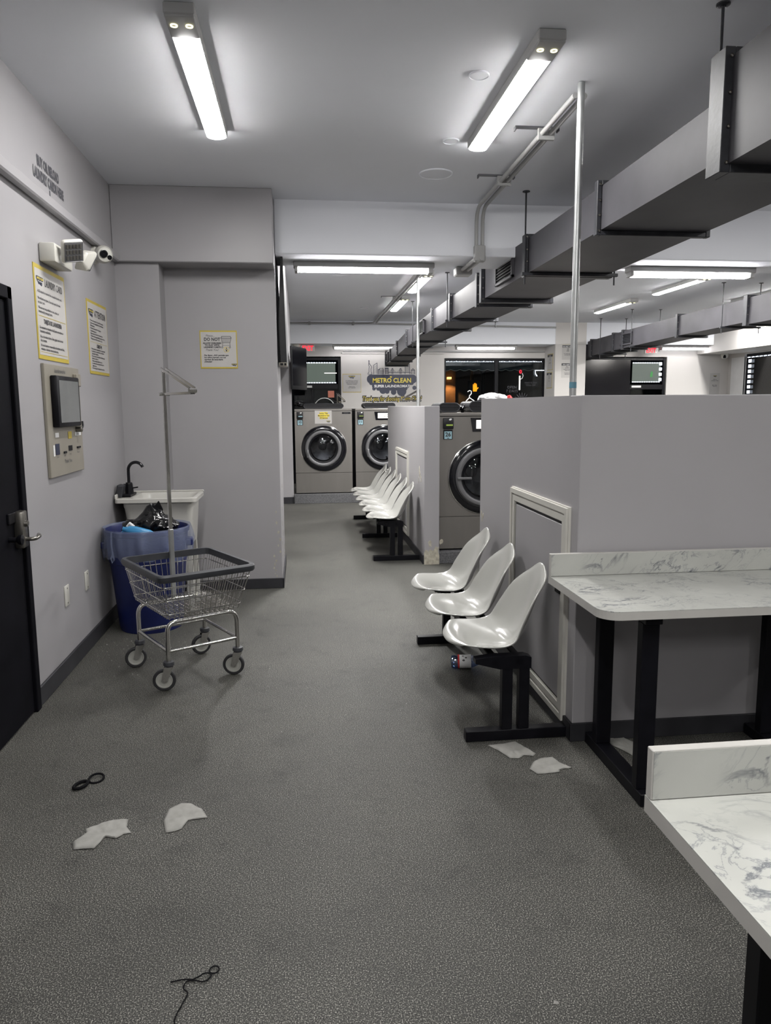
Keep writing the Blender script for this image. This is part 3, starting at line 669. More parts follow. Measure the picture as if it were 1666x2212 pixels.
# poster in the alcove
w, h = .289, .296
t, T, O = poster('square yellow-bordered poster with a laundry cart drawing in the alcove', (-.776, 6.1649, 1.803), FX, FZ, w, h, .012)
T('Please...', .045, h-.048, .022, shear=.3, m='inkl'); T('DO NOT', .095, h-.080, .034, align='CENTER', xs=.92, bold=.0012)
T('ALLOW CHILDREN\nTO PLAY WITH\nLAUNDRY CARTS', .095, h-.104, .0165, align='CENTER', bold=.0009, ls=.95)
T('Thank You!', .092, h-.158, .022, align='CENTER', shear=.3, m='ink')
T('Por favor....NO permita que\nlos niños jueguen con los\ncarritos de lavandería\n¡Gracias!', .030, .098, .0165, shear=.15, bold=.0006, ls=1.0)
bm = BM(); X0 = .205; zt = h-.06
ribbon(bm, [(-.04, 0), (.04, 0), (.034, .014), (-.034, .014), (-.04, 0)], .004, O+Vector((X0, 0, zt)), FX, FZ)
ribbon(bm, [(-.038, -.003), (-.031, -.035), (.031, -.035), (.038, -.003)], .0025, O+Vector((X0, 0, zt)), FX, FZ)
for k in range(4): ribbon(bm, [(-.036+k*.001, -.008-k*.007), (.036-k*.001, -.008-k*.007)], .0016, O+Vector((X0, 0, zt)), FX, FZ)
ribbon(bm, [(-.028, -.035), (-.03, -.065)], .003, O+Vector((X0, 0, zt)), FX, FZ); ribbon(bm, [(.028, -.035), (.03, -.065)], .003, O+Vector((X0, 0, zt)), FX, FZ); ribbon(bm, [(-.03, -.055), (.03, -.055)], .002, O+Vector((X0, 0, zt)), FX, FZ)
for sx in (-.033, .027): ribbon(bm, [(sx+math.cos(a)*.006, -.071+math.sin(a)*.006) for a in [k*PI/5 for k in range(11)]], .0025, O+Vector((X0, 0, zt)), FX, FZ)
obj('cart_drawing', bm, 'ink', t)
bm = BM(); cyy = h-.148
ribbon(bm, [(math.cos(a)*.021, math.sin(a)*.021) for a in [k*PI/12 for k in range(25)]], .003, O+Vector((X0, 0, cyy)), FX, FZ); ribbon(bm, [(-.015, .015), (.015, -.015)], .003, O+Vector((X0, 0, cyy)), FX, FZ, .0014); obj('prohibition_sign', bm, 'yel', t)
bm = BM(); prism(bm, [(math.cos(a)*.004, .011+math.sin(a)*.004) for a in [k*PI/4 for k in range(8)]], .0008, O+Vector((X0, -.0005, cyy)), FX, FZ); prism(bm, [(-.004, .006), (.003, .006), (.012, -.002), (.004, 0), (.006, -.013), (-.006, -.013), (-.003, -.002), (-.010, -.001)], .0008, O+Vector((X0, -.0005, cyy)), FX, FZ); obj('child_figure', bm, 'ink', t)
emblem(t, O+Vector((.262, 0, .028)), FX, FZ, .045)

# televisions
t = thing('television', 'black television on the side of the alcove wall, seen edge-on', 'television', (-.175, 6.8, 2.3))
bm = BM(); P = [(-.150, 1.865), (-.100, 1.86), (-.117, 2.80), (-.129, 2.80), (-.160, 2.15)]
prism(bm, P, .92, (0, 7.24, 0), (1, 0, 0), (0, 0, 1)); tv = obj('body', bm, 'blackp', t)
bm = BM(); box(bm, -.099, -.096, 6.36, 7.2, 1.95, 2.75); obj('screen', bm, 'gloss', t) if False else bm.free()
bm = BM(); box(bm, -.165, -.098, 6.31, 6.52, 1.83, 1.86, .003); cp = obj('connector_block', bm, 'beige', t)
bm = BM(); box(bm, -.155, -.13, 6.305, 6.312, 1.836, 1.854); box(bm, -.122, -.105, 6.305, 6.312, 1.836, 1.854); obj('ports', bm, 'black', cp)
bm = BM(); prism(bm, [(-.174, 1.86), (-.155, 1.86), (-.150, 2.2), (-.165, 2.5), (-.174, 2.62)], .6, (0, 6.95, 0), (1, 0, 0), (0, 0, 1)); obj('wall_bracket', bm, 'black', t)
t = thing('television', 'black television hung beside the far left doorway above the washers', 'television', (0, 11.4, 1.75))
R = Matrix.Translation((-.105, 11.45, 0)) @ Matrix.Rotation(math.radians(68), 4, 'Z')
b2 = BM(); box(b2, 0, .60, 0, .035, 1.755, 2.40, .012, 2); b2.transform(R); bd = obj('body', b2, 'blackp', t, smooth=True)
b2 = BM(); box(b2, .012, .588, -.002, .0005, 1.815, 2.385); b2.transform(R); obj('screen', b2, 'gloss', bd)
b2 = BM(); box(b2, .2, .4, .034, .09, 2.0, 2.3, .005); b2.transform(R); obj('wall_mount', b2, 'black', t)

# ================================================================== SINK
SX0, SX1, SY0, SY1, SZ = -1.335, -.760, 5.475, 5.925, .852
t = thing('utility_sink', 'white plastic utility sink on legs in the corner behind the blue bin', 'sink', ((SX0+SX1)/2, (SY0+SY1)/2, 0))
def rrect(x0, x1, y0, y1, r, n=5):
    out = []
    for cx, cy, a0 in ((x1-r, y1-r, 0), (x0+r, y1-r, 90), (x0+r, y0+r, 180), (x1-r, y0+r, 270)):
        for k in range(n+1):
            a = math.radians(a0+90*k/n); out.append((cx+r*math.cos(a), cy+r*math.sin(a)))
    return out
def loft(bm, loops, cap0=True, cap1=True):
    R_ = [[bm.verts.new(p) for p in L_] for L_ in loops]
    for A, B in zip(R_, R_[1:]):
        k = len(A)
        for i in range(k): bm.faces.new((A[i], A[(i+1) % k], B[(i+1) % k], B[i]))
    if cap0: bm.faces.new(R_[0][::-1])
    if cap1: bm.faces.new(R_[-1])
def lp(x0, x1, y0, y1, r, z, n=5): return [(x, y, z) for x, y in rrect(x0, x1, y0, y1, r, n)]
bm = BM(); d = .035
loft(bm, [lp(SX0+.085, SX1-.055, SY0+.07, SY1-.05, .04, .50), lp(SX0+.065, SX1-.04, SY0+.045, SY1-.035, .04, .70), lp(SX0+.055, SX1-.035, SY0+.035, SY1-.03, .04, SZ-.075),
          lp(SX0+.05, SX1-.035, SY0+.03, SY1-.02, .05, SZ-.07), lp(SX0+.045, SX1-.03, SY0+.028, SY1-.02, .05, SZ-.03), lp(SX0, SX1, SY0, SY1, .03, SZ-.03), lp(SX0, SX1, SY0, SY1, .03, SZ-.004), lp(SX0+.006, SX1-.006, SY0+.006, SY1-.006, .03, SZ),
          lp(SX0+.115, SX1-.03, SY0+.03, SY1-.03, .05, SZ), lp(SX0+.125, SX1-.045, SY0+.045, SY1-.045, .06, SZ-.02), lp(SX0+.16, SX1-.09, SY0+.09, SY1-.09, .07, SZ-.30)])
obj('tub', bm, 'tubw', t, smooth=True)
bm = BM(); box(bm, SX0, SX0+.012, SY0+.02, SY1, SZ-.002, SZ+.03, .004); box(bm, SX0+.0, SX1, SY1-.012, SY1, SZ-.002, SZ+.012, .004); obj('splash_lip', bm, 'tubw', t)
for (x, y) in ((SX0+.12, SY0+.10), (SX1-.09, SY0+.10), (SX0+.12, SY1-.08), (SX1-.09, SY1-.08)):
    bm = BM(); sx = .02 if x > -1.05 else -.02
    loft(bm, [[(x-.022+sx, y-.022, 0), (x+.022+sx, y-.022, 0), (x+.022+sx, y+.022, 0), (x-.022+sx, y+.022, 0)], [(x-.028, y-.028, .52), (x+.028, y-.028, .52), (x+.028, y+.028, .52), (x-.028, y+.028, .52)]]); obj('leg', bm, 'tubw', t)
bm = BM(); tube(bm, fillet([(-.98, 5.70, .53), (-.98, 5.70, .33), (-.98, 5.80, .28), (-.98, 5.80, .38), (-.98, 6.15, .38)], .05, 5), .02, 10); obj('drain_pipe', bm, 'tubw', t, smooth=True)
f = thing('faucet', 'black gooseneck faucet on the white utility sink', 'faucet', (-1.275, 5.68, SZ))
bm = BM(); box(bm, -1.31, -1.24, 5.58, 5.78, SZ, SZ+.02, .006, 2); obj('deck_plate', bm, 'black', f)
bm = BM(); lathe(bm, [(.032, .02), (.03, .05), (.026, .09), (.022, .10)], (-1.27, 5.68, SZ), 'z', 12, cap1=True); obj('body', bm, 'black', f)
bm = BM(); zz = SZ+.10; pts = [(-1.27, 5.68, zz), (-1.27, 5.68, zz+.06)] + [(-1.27+.058-.058*math.cos(a), 5.68-.01*a, zz+.085+.065*math.sin(a)) for a in [PI*.85*k/14 for k in range(15)]]
tube(bm, pts, .0115, 12); obj('spout', bm, 'gloss', f, smooth=True)
bm = BM(); tube(bm, [(-1.27, 5.68, zz-.045), (-1.205, 5.67, zz-.035)], .005, 8); obj('handle', bm, 'black', f); bm = BM(); tube(bm, [(-1.27, 5.68, zz-.04), (-1.30, 5.65, zz-.01)], .006, 8); obj('handle', bm, 'black', f)
t = thing('sponge_block', 'dark grey scrubbing sponge leaning behind the sink faucet', 'sponge', (-1.32, 5.70, SZ))
b2 = BM(); box(b2, -.022, .022, -.05, .05, 0, .09, .008, 2); b2.transform(Matrix.Translation((-1.322, 5.60, SZ+.003)) @ Matrix.Rotation(.18, 4, 'Y')); obj('body', b2, 'flange', t)

# ================================================================== TRASH CAN
cx, cy = -1.055, 5.185
t = thing('trash_can', 'round blue plastic trash can with a clear liner beside the left wall', 'trash can', (cx, cy, 0))
bm = BM(); lathe(bm, [(.001, .012), (.195, .012), (.205, 0), (.212, .03), (.248, .44), (.252, .45), (.252, .47), (.258, .475), (.268, .66), (.278, .665), (.28, .69), (.268, .695), (.262, .68), (.245, .45), (.20, .03), (.001, .03)], (cx, cy, 0), 'z', 48); obj('can', bm, 'blue', t, smooth=True)
for a in (.1, PI+.1):
    bm = BM(); box(bm, .25, .30, -.05, .05, .56, .61, .01, 2); bm.transform(Matrix.Translation((cx, cy, 0)) @ Matrix.Rotation(a, 4, 'Z')); obj('handle', bm, 'blue', t)
rnd = random.Random(5); ph = [rnd.uniform(0, 6.28) for _ in range(8)]
def wob(a, j):
    amp = (0, .005, .008, .016, .028, .045, .06, .055, .05)[min(j, 8)]
    return 1 + amp*(math.sin(7*a+ph[0]+j*.3)*.5 + math.sin(13*a+ph[1]-j*.4)*.4 + math.sin(23*a+ph[2])*.3 + math.sin(3*a+ph[3])*.5)
bm = BM(); lathe(bm, [(.252, .60), (.262, .66), (.272, .698), (.286, .705), (.290, .68), (.294, .64), (.298, .60), (.297, .56), (.290, .505)], (cx, cy, 0), 'z', 120, wob=wob)
for v in bm.verts:
    if v.co.z < .6: v.co.z += .02*math.sin(5*math.atan2(v.co.y-cy, v.co.x-cx)+1)+.015*math.sin(11*math.atan2(v.co.y-cy, v.co.x-cx))
obj('liner', bm, 'liner', t, smooth=True)
# liner knot hanging from the rim
bm = BM(); tube(bm, [(cx-.18, cy-.232, .70), (cx-.182, cy-.245, .62), (cx-.175, cy-.25, .56), (cx-.168, cy-.252, .52), (cx-.178, cy-.256, .50), (cx-.186, cy-.254, .53), (cx-.175, cy-.25, .56)], .006, 6); obj('liner_knot', bm, 'liner', t, smooth=True)
t = thing('rubbish_bag', 'crumpled black plastic bag piled on top of the blue trash can', 'bag', (cx, cy, .6))
bm = BM(); bmesh.ops.create_icosphere(bm, subdivisions=4, radius=1)
from mathutils import noise as mn
for v in bm.verts:
    p = v.co.copy(); n1 = mn.noise(p*1.6+Vector((3, 1, 4))); n2 = mn.noise(p*4.2); n3 = abs(mn.noise(p*7))
    r = 1+.28*n1+.16*n2-.10*n3
    q = Vector((p.x*.155*r, p.y*.12*r, p.z*.14*r))
    if q.z > 0: q.x += q.z*.15; q.z *= 1.15-.9*abs(q.x-.02)/.155*.6
    v.co = q+Vector((cx+.035, cy-.02, .685))
obj('bag', bm, 'bag', t, smooth=True)
bm = BM(); bmesh.ops.create_icosphere(bm, subdivisions=3, radius=1)
for v in bm.verts:
    p = v.co.copy(); r = 1+.3*mn.noise(p*2.5)+.15*mn.noise(p*6)
    v.co = Vector((cx-.09+p.x*.07*r, cy-.03+p.y*.07*r, .695+p.z*.055*r))
obj('bag_fold', bm, 'bag', t, smooth=True)
bm = BM(); prism(bm, [(-.02, 0), (.03, -.01), (.06, .06), (.035, .12), (.005, .085), (-.05, .05)], .015, (cx+.055, cy-.03, .755), (.95, .3, 0), (0, 0, 1)); obj('bag_corner', bm, 'bag', t)
t = thing('bottle', 'light blue squeezed plastic bottle lying in the trash can', 'bottle', (cx-.02, cy-.17, .66))
b2 = BM(); lathe(b2, [(.001, 0), (.035, .004), (.042, .03), (.040, .12), (.03, .16), (.014, .18), (.014, .20), (.001, .202)], (0, 0, 0), 'z', 20); b2.transform(Matrix.Translation((cx+.075, cy-.20, .655)) @ Matrix.Rotation(math.radians(-72), 4, 'Y') @ Matrix.Scale(.6, 4, (0, 1, 0))); obj('body', b2, 'bluel', t, smooth=True)
t = thing('carton', 'small blue and white carton poking out of the trash can', 'carton', (cx-.12, cy-.17, .66))
b2 = BM(); box(b2, -.02, .02, -.012, .012, 0, .10, .003); b2.transform(Matrix.Translation((cx-.125, cy-.17, .665)) @ Matrix.Rotation(.7, 4, 'Y')); obj('body', b2, 'bluel', t)
b2 = BM(); box(b2, -.021, .021, -.0135, .0135, .066, .101, .003); b2.transform(Matrix.Translation((cx-.125, cy-.17, .665)) @ Matrix.Rotation(.7, 4, 'Y')); lab = obj('white_end', b2, 'wht', t)
b2 = BM()
for k in range(5): box(b2, -.014+k*.006, -.011+k*.006, -.0145, -.0138, .075, .092)
b2.transform(Matrix.Translation((cx-.125, cy-.17, .665)) @ Matrix.Rotation(.7, 4, 'Y')); obj('barcode', b2, 'ink', lab)

# ================================================================== LAUNDRY CART
def make_cart():
    t = thing('laundry_cart', 'chrome wire laundry cart with tall hanging pole in front of the blue bin', 'laundry cart', (0, 0, 0), 0)
    a, b = .20, .232           # half spacing of the legs: x along the short side, y along the long side
    zt = .372
    # two bent tubes, each leg-rail-leg
    for s in (-1, 1):
        bm = BM(); tube(bm, fillet([(-a, s*b, .135), (-a, s*b, zt), (a, s*b, zt), (a, s*b, .135)], .06, 6), .0125, 12); obj('frame_tube', bm, 'chrome', t, smooth=True, world=False)
        bm = BM(); tube(bm, [(s*a, -b, .215), (s*a, b, .215)], .0095, 10); obj('side_rail', bm, 'chrome', t, smooth=True, world=False)
        bm = BM(); tube(bm, [(-a, s*b, .215), (a, s*b, .215)], .0095, 10); obj('cross_rail', bm, 'chrome', t, smooth=True, world=False)
    # basket wires, tapering
    bx, by, zb = .205, .262, .395; tx, ty, ztp = .258, .315, .635; yo = -.028
    def lerp(f): return bx+(tx-bx)*f, by+(ty-by)*f, zb+(ztp-zb)*f
    def loopz(f, r=.03):
        x, y, z = lerp(f); o = yo*f; x += .004; y += .004; return fillet([(-x, o-y, z), (x, o-y, z), (x, o+y, z), (-x, o+y, z)], .035, 4, closed=True)
    for f in (0.12, .45, .78):
        bm = BM(); tube(bm, loopz(f), .0032, 6, closed=True); obj('basket_hoop', bm, 'chrome', t, smooth=True, world=False)
    N1, N2 = 15, 19
    bm = BM()
    for k in range(N1):
        u = -1+2*k/(N1-1); u *= .94
        tube(bm, [(u*tx, yo-ty, ztp), (u*bx, -by, zb), (u*bx, by, zb), (u*tx, yo+ty, ztp)], .0021, 5)
    o = obj('basket_wires', bm, 'chrome', t, world=False); o['kind'] = 'stuff'
    bm = BM()
    for k in range(N2):
        u = -1+2*k/(N2-1); u *= .94
        tube(bm, [(-tx, yo+u*ty, ztp), (-bx, u*by, zb+.003), (bx, u*by, zb+.003), (tx, yo+u*ty, ztp)], .0021, 5)
    o = obj('basket_wires', bm, 'chrome', t, world=False); o['kind'] = 'stuff'
    # rubber rim: a thick band
    bm = BM(); outer = fillet([(-.270, -.352, 0), (.270, -.352, 0), (.270, .284, 0), (-.270, .284, 0)], .05, 5, closed=True)
    inner = fillet([(-.252, -.334, 0), (.252, -.334, 0), (.252, .266, 0), (-.252, .266, 0)], .04, 5, closed=True)
    k = len(outer); R_ = []
    for L_, z in ((outer, .612), ([p*1.018 for p in outer], .622), ([p*1.018 for p in outer], .642), (outer, .650), (inner, .650), (inner, .612)):
        R_.append([bm.verts.new((p.x, p.y, z)) for p in L_])
    for i in range(6):
        A, B = R_[i], R_[(i+1) % 6]
        for q in range(k): bm.faces.new((A[q], A[(q+1) % k], B[(q+1) % k], B[q]))
    obj('rubber_rim', bm, 'rim', t, smooth=True, world=False)
    # casters
    for i, (sx, sy, ang) in enumerate(((-1, -1, .5), (1, -1, .35), (-1, 1, .75), (1, 1, .9))):
        bm = BM(); lathe(bm, [(.016, .162), (.028, .160), (.030, .143), (.024, .139), (.024, .134)], (sx*a, sy*b, 0), 'z', 18, cap0=True, cap1=True); cs = obj('caster', bm, 'rim', t, smooth=True, world=False)
        Rm = Matrix.Translation((sx*a, sy*b, 0)) @ Matrix.Rotation(ang-math.radians(30)-.45, 4, 'Z')
        bm = BM()
        for q in (-.0175, .0155): prism(bm, [(-.024, .134), (.024, .134), (-.010, .055), (-.026, .050), (-.040, .060)], .002, (0, q+.002, 0), (1, 0, 0), (0, 0, 1))
        box(bm, -.024, .024, -.0195, .0195, .131, .135); bm.transform(Rm); obj('fork', bm, 'chrome', cs, world=False)
        wc = (-.026, 0, .0612)
        bm = BM(); lathe(bm, [(.044, -.011), (.056, -.0115), (.0605, -.006), (.0605, .006), (.056, .0115), (.044, .011)], wc, 'y', 28); bm.transform(Rm); wh = obj('tyre', bm, 'tire', cs, smooth=True, world=False)
        bm = BM(); lathe(bm, [(.001, -.0145), (.010, -.0145), (.011, -.008), (.022, -.004), (.036, -.006), (.039, -.0105), (.0445, -.0105), (.0445, .0105), (.039, .0105), (.036, .006), (.022, .004), (.011, .008), (.010, .0145), (.001, .0145)], wc, 'y', 28); bm.transform(Rm); obj('wheel_hub', bm, 'hubm', cs, smooth=True, world=False)
    # pole inside the back of the basket, with a triangular hanging arm over it
    py = .250; px = .022
    bm = BM(); box(bm, px-.013, px+.013, py-.013, py+.013, .37, .79, .003); obj('pole_socket', bm, 'galv', t, world=False)
    bm = BM(); box(bm, px-.0095, px+.0095, py-.0095, py+.0095, .60, 1.705, .002); pl = obj('pole', bm, 'chrome', t, world=False)
    L_ = .42
    for s in (-1, 1):
        bm = BM(); tube(bm, [(px+s*.014, py, 1.72), (px+s*.014, py-L_, 1.60), (px+s*.014, py-L_, 1.575), (px+s*.014, py, 1.575)], 0, 4, flat=(.009, .003)); obj('hanger_arm', bm, 'chrome', pl, world=False)
    bm = BM(); tube(bm, [(px-.02, py-L_, 1.588), (px+.02, py-L_, 1.588)], .013, 10); obj('arm_end', bm, 'chrome', pl, world=False, smooth=True)
    bm = BM(); tube(bm, [(px-.03, py, 1.575), (px+.03, py, 1.575)], .010, 10); obj('pivot_bolt', bm, 'chrome', pl, world=False)
    return t
cart = make_cart()
cart.location = (-.668, 4.235, 0); cart.rotation_euler = (0, 0, math.radians(30))
for (x, y, r, lab) in ((.75, 13.35, 160, 'laundry cart behind the two left washers, only its hanging arm showing over them'),
                       (1.56, 10.6, 205, 'laundry cart behind the middle half wall, its hanging arm showing beside the second pole')):
    c = dup(cart); c.location = (x, y, 0); c.rotation_euler = (0, 0, math.radians(r)); c['label'] = lab

# ================================================================== SHELL SEATS
def make_seat():
    t = thing('shell_seat', 'seat', 'chair', (0, 0, 0), 0, 'moulded shell seats')
    prof = [(.000, -.020), (.010, -.007), (.036, -.001), (.09, -.010), (.16, -.026), (.23, -.038), (.29, -.034), (.335, -.006), (.368, .045), (.396, .11), (.420, .182), (.442, .253), (.460, .305), (.469, .328)]
    wid = [.140, .176, .206, .226, .234, .235, .231, .223, .211, .197, .181, .160, .130, .085]
    NU = 16; rows = []; bm = BM()
    for j, ((px, pz), w) in enumerate(zip(prof, wid)):
        a = Vector(prof[max(j-1, 0)]); b = Vector(prof[min(j+1, len(prof)-1)]); tg = (b-a).normalized(); nr = Vector((-tg.y, tg.x))
        amp = (0, .001, .005, .014, .024, .036, .050, .062, .070, .062, .048, .032, .014, 0)[j]
        row = []
        for i in range(NU+1):
            u = -1+2*i/NU; e = abs(u)**2.3*amp
            ex = (.055, .045, .022, .006)[j]*abs(u)**3 if j < 4 else 0
            ez = -(.030, .045, .055)[j-11]*abs(u)**2.6 if j >= 11 else 0
            row.append(bm.verts.new((px+nr.x*e+ex, u*w, pz+nr.y*e+ez)))
        rows.append(row)
    for A, B in zip(rows, rows[1:]):
        for i in range(NU): bm.faces.new((A[i], A[i+1], B[i+1], B[i]))
    sh = obj('shell', bm, 'shell', t, smooth=True, world=False)
    for p in sh.data.polygons: p.use_smooth = True
    if 'sharp_edge' in sh.data.attributes: sh.data.attributes.remove(sh.data.attributes['sharp_edge'])
    m = sh.modifiers.new('s', 'SOLIDIFY'); m.thickness = .011; m.offset = 0
    m = sh.modifiers.new('d', 'SUBSURF'); m.levels = 2; m.render_levels = 2
    bm = BM(); box(bm, .13, .30, -.08, .08, -.0475, -.0435); obj('mounting_plate', bm, 'black', t, world=False)
    return t
SZT = .432
seat0 = make_seat(); first = True
def place_seat(x, y, label):
    global first
    s = seat0 if first else dup(seat0); first = False
    s.location = (x, y, SZT); s['label'] = label; return s
ys1 = (3.37, 3.89, 4.42); n1 = ('nearest white shell seat of the three-seat bench, beside the marble counter', 'middle white shell seat of the three-seat bench', 'farthest white shell seat of the three-seat bench, above its far foot')
for y, l in zip(ys1, n1): place_seat(.655, y, l)
ys2 = [7.28+.468*k for k in range(6)]
n2 = ('nearest', 'second nearest', 'third nearest', 'fourth nearest', 'fifth nearest', 'farthest')
for y, l in zip(ys2, n2): place_seat(.625, y, l+' white shell seat of the six-seat bench by the middle half wall')
def bench(x, feet, y0, y1, label):
    t = thing('bench_frame', label, 'bench frame', (x, y0, 0), 0, 'black bench frames under the seats')
    for k, fy in enumerate(feet):
        bm = BM(); box(bm, x-.17, x+.295, fy-.025, fy+.025, 0, .05, .003); ft = obj('foot_bar', bm, 'black', t)
        for dx in (.0, .078): 
            bm = BM(); box(bm, x+dx-.006, x+dx+.042, fy-.022, fy+.022, .05, .36, .003); obj('post', bm, 'black', t)
        bm = BM(); prism(bm, [(-.13, .385), (-.13, .365), (-.02, .335), (.125, .335), (.125, .385), (.10, .395), (-.05, .395)], .05, (x, fy+.025, 0), (1, 0, 0), (0, 0, 1)); obj('arm', bm, 'black', t)
    for dx in (-.04, .07):
        bm = BM(); box(bm, x+dx-.018, x+dx+.018, y0, y1, .35, .384, .003); obj('rail', bm, 'black', t)
bench(.878, (3.145, 4.545), 3.12, 4.66, 'black steel frame of the three-seat bench')
bench(.850, (7.15, 8.46, 9.90), 7.12, 9.95, 'black steel frame of the six-seat bench')
t = thing('bottle', 'crumpled blue plastic bottle lying on the floor under the three-seat bench', 'bottle', (.85, 4.1, 0))
b2 = BM(); lathe(b2, [(.001, 0), (.034, .003), (.038, .02), (.036, .05), (.037, .09), (.033, .13), (.018, .165), (.013, .18), (.014, .195), (.001, .197)], (0, 0, 0), 'z', 20, wob=lambda a, j: 1+.05*math.sin(3*a+j)); Rb = Matrix.Translation((.832, 4.08, .038)) @ Matrix.Rotation(math.radians(88), 4, 'Y') @ Matrix.Rotation(.2, 4, 'X'); b2.transform(Rb); bo = obj('body', b2, 'petg', t, smooth=True)
b2 = BM(); lathe(b2, [(.0385, .05), (.039, .115), (.037, .116), (.0365, .049)], (0, 0, 0), 'z', 20); b2.transform(Rb); lb = obj('label_band', b2, 'wht', t, smooth=True)
b2 = BM()
rnd = random.Random(2)
for k in range(12):
    a = rnd.uniform(0, 6.28); h_ = rnd.uniform(.058, .108); r = rnd.uniform(.004, .007)
    c = Vector((math.cos(a)*.0396, math.sin(a)*.0396, h_)); tx = Vector((-math.sin(a), math.cos(a), 0))
    b2.faces.new([b2.verts.new(c+tx*math.cos(q*PI/4)*r+Vector((0, 0, 1))*math.sin(q*PI/4)*r*1.4) for q in range(8)])
b2.transform(Rb); obj('label_spots', b2, 'ink', lb)
b2 = BM(); lathe(b2, [(.039, .040), (.0395, .05), (.038, .05)], (0, 0, 0), 'z', 20); b2.transform(Rb); obj('label_stripe', b2, 'tin', lb, smooth=True)

# ================================================================== FOLDING COUNTERS
def counter(x0, x1, yb, depth, label, frames, zt=.769, th=.032, sp=.098):
    t = thing('folding_counter', label, 'counter', (x0, yb, 0))
    r = .075; yf = yb-depth
    poly = [(x0, yb), (x0, yf+r)] + [(x0+r-r*math.cos(a), yf+r-r*math.sin(a)) for a in [PI/2*k/8 for k in range(1, 9)]] + \
           [(x1-r+r*math.sin(a), yf+r-r*math.cos(a)) for a in [PI/2*k/8 for k in range(0, 9)]] + [(x1, yb)]
    bm = BM(); prism(bm, poly, .003, (0, 0, zt-.003), (1, 0, 0), (0, 1, 0)); obj('countertop', bm, 'marble', t)
    bm = BM(); prism(bm, poly, th-.0032, (0, 0, zt-th), (1, 0, 0), (0, 1, 0)); obj('counter_edge', bm, 'edge', t)
    bm = BM(); box(bm, x0+.001, x1-.001, yb-.022, yb-.0005, zt+.0005, zt+sp, .0015); sb = obj('backsplash', bm, 'edge', t)
    bm = BM(); box(bm, x0+.004, x1-.004, yb-.0232, yb-.0222, zt+.002, zt+sp-.003); obj('backsplash_face', bm, 'marble', sb)
    for fx in frames:
        for yy in (yb-.13, yf+.07):
            bm = BM(); box(bm, fx, fx+.066, yy, yy+.045, .05, zt-th-.035, .003); obj('leg', bm, 'black', t)
        bm = BM(); box(bm, fx, fx+.066, yf+.03, yb-.006, 0, .05, .003); obj('foot_bar', bm, 'black', t)
        bm = BM(); box(bm, fx, fx+.066, yf+.05, yb-.04, zt-th-.036, zt-th-.001, .002); obj('top_bar', bm, 'black', t)
    return t
counter(1.052, 2.62, 3.066, .594, 'white marble-look folding counter against the near half wall', (1.238, 1.995))
counter(.632, 2.25, 1.262, .60, 'white marble-look folding counter closest to the camera, at the lower right', (.80, 1.95))

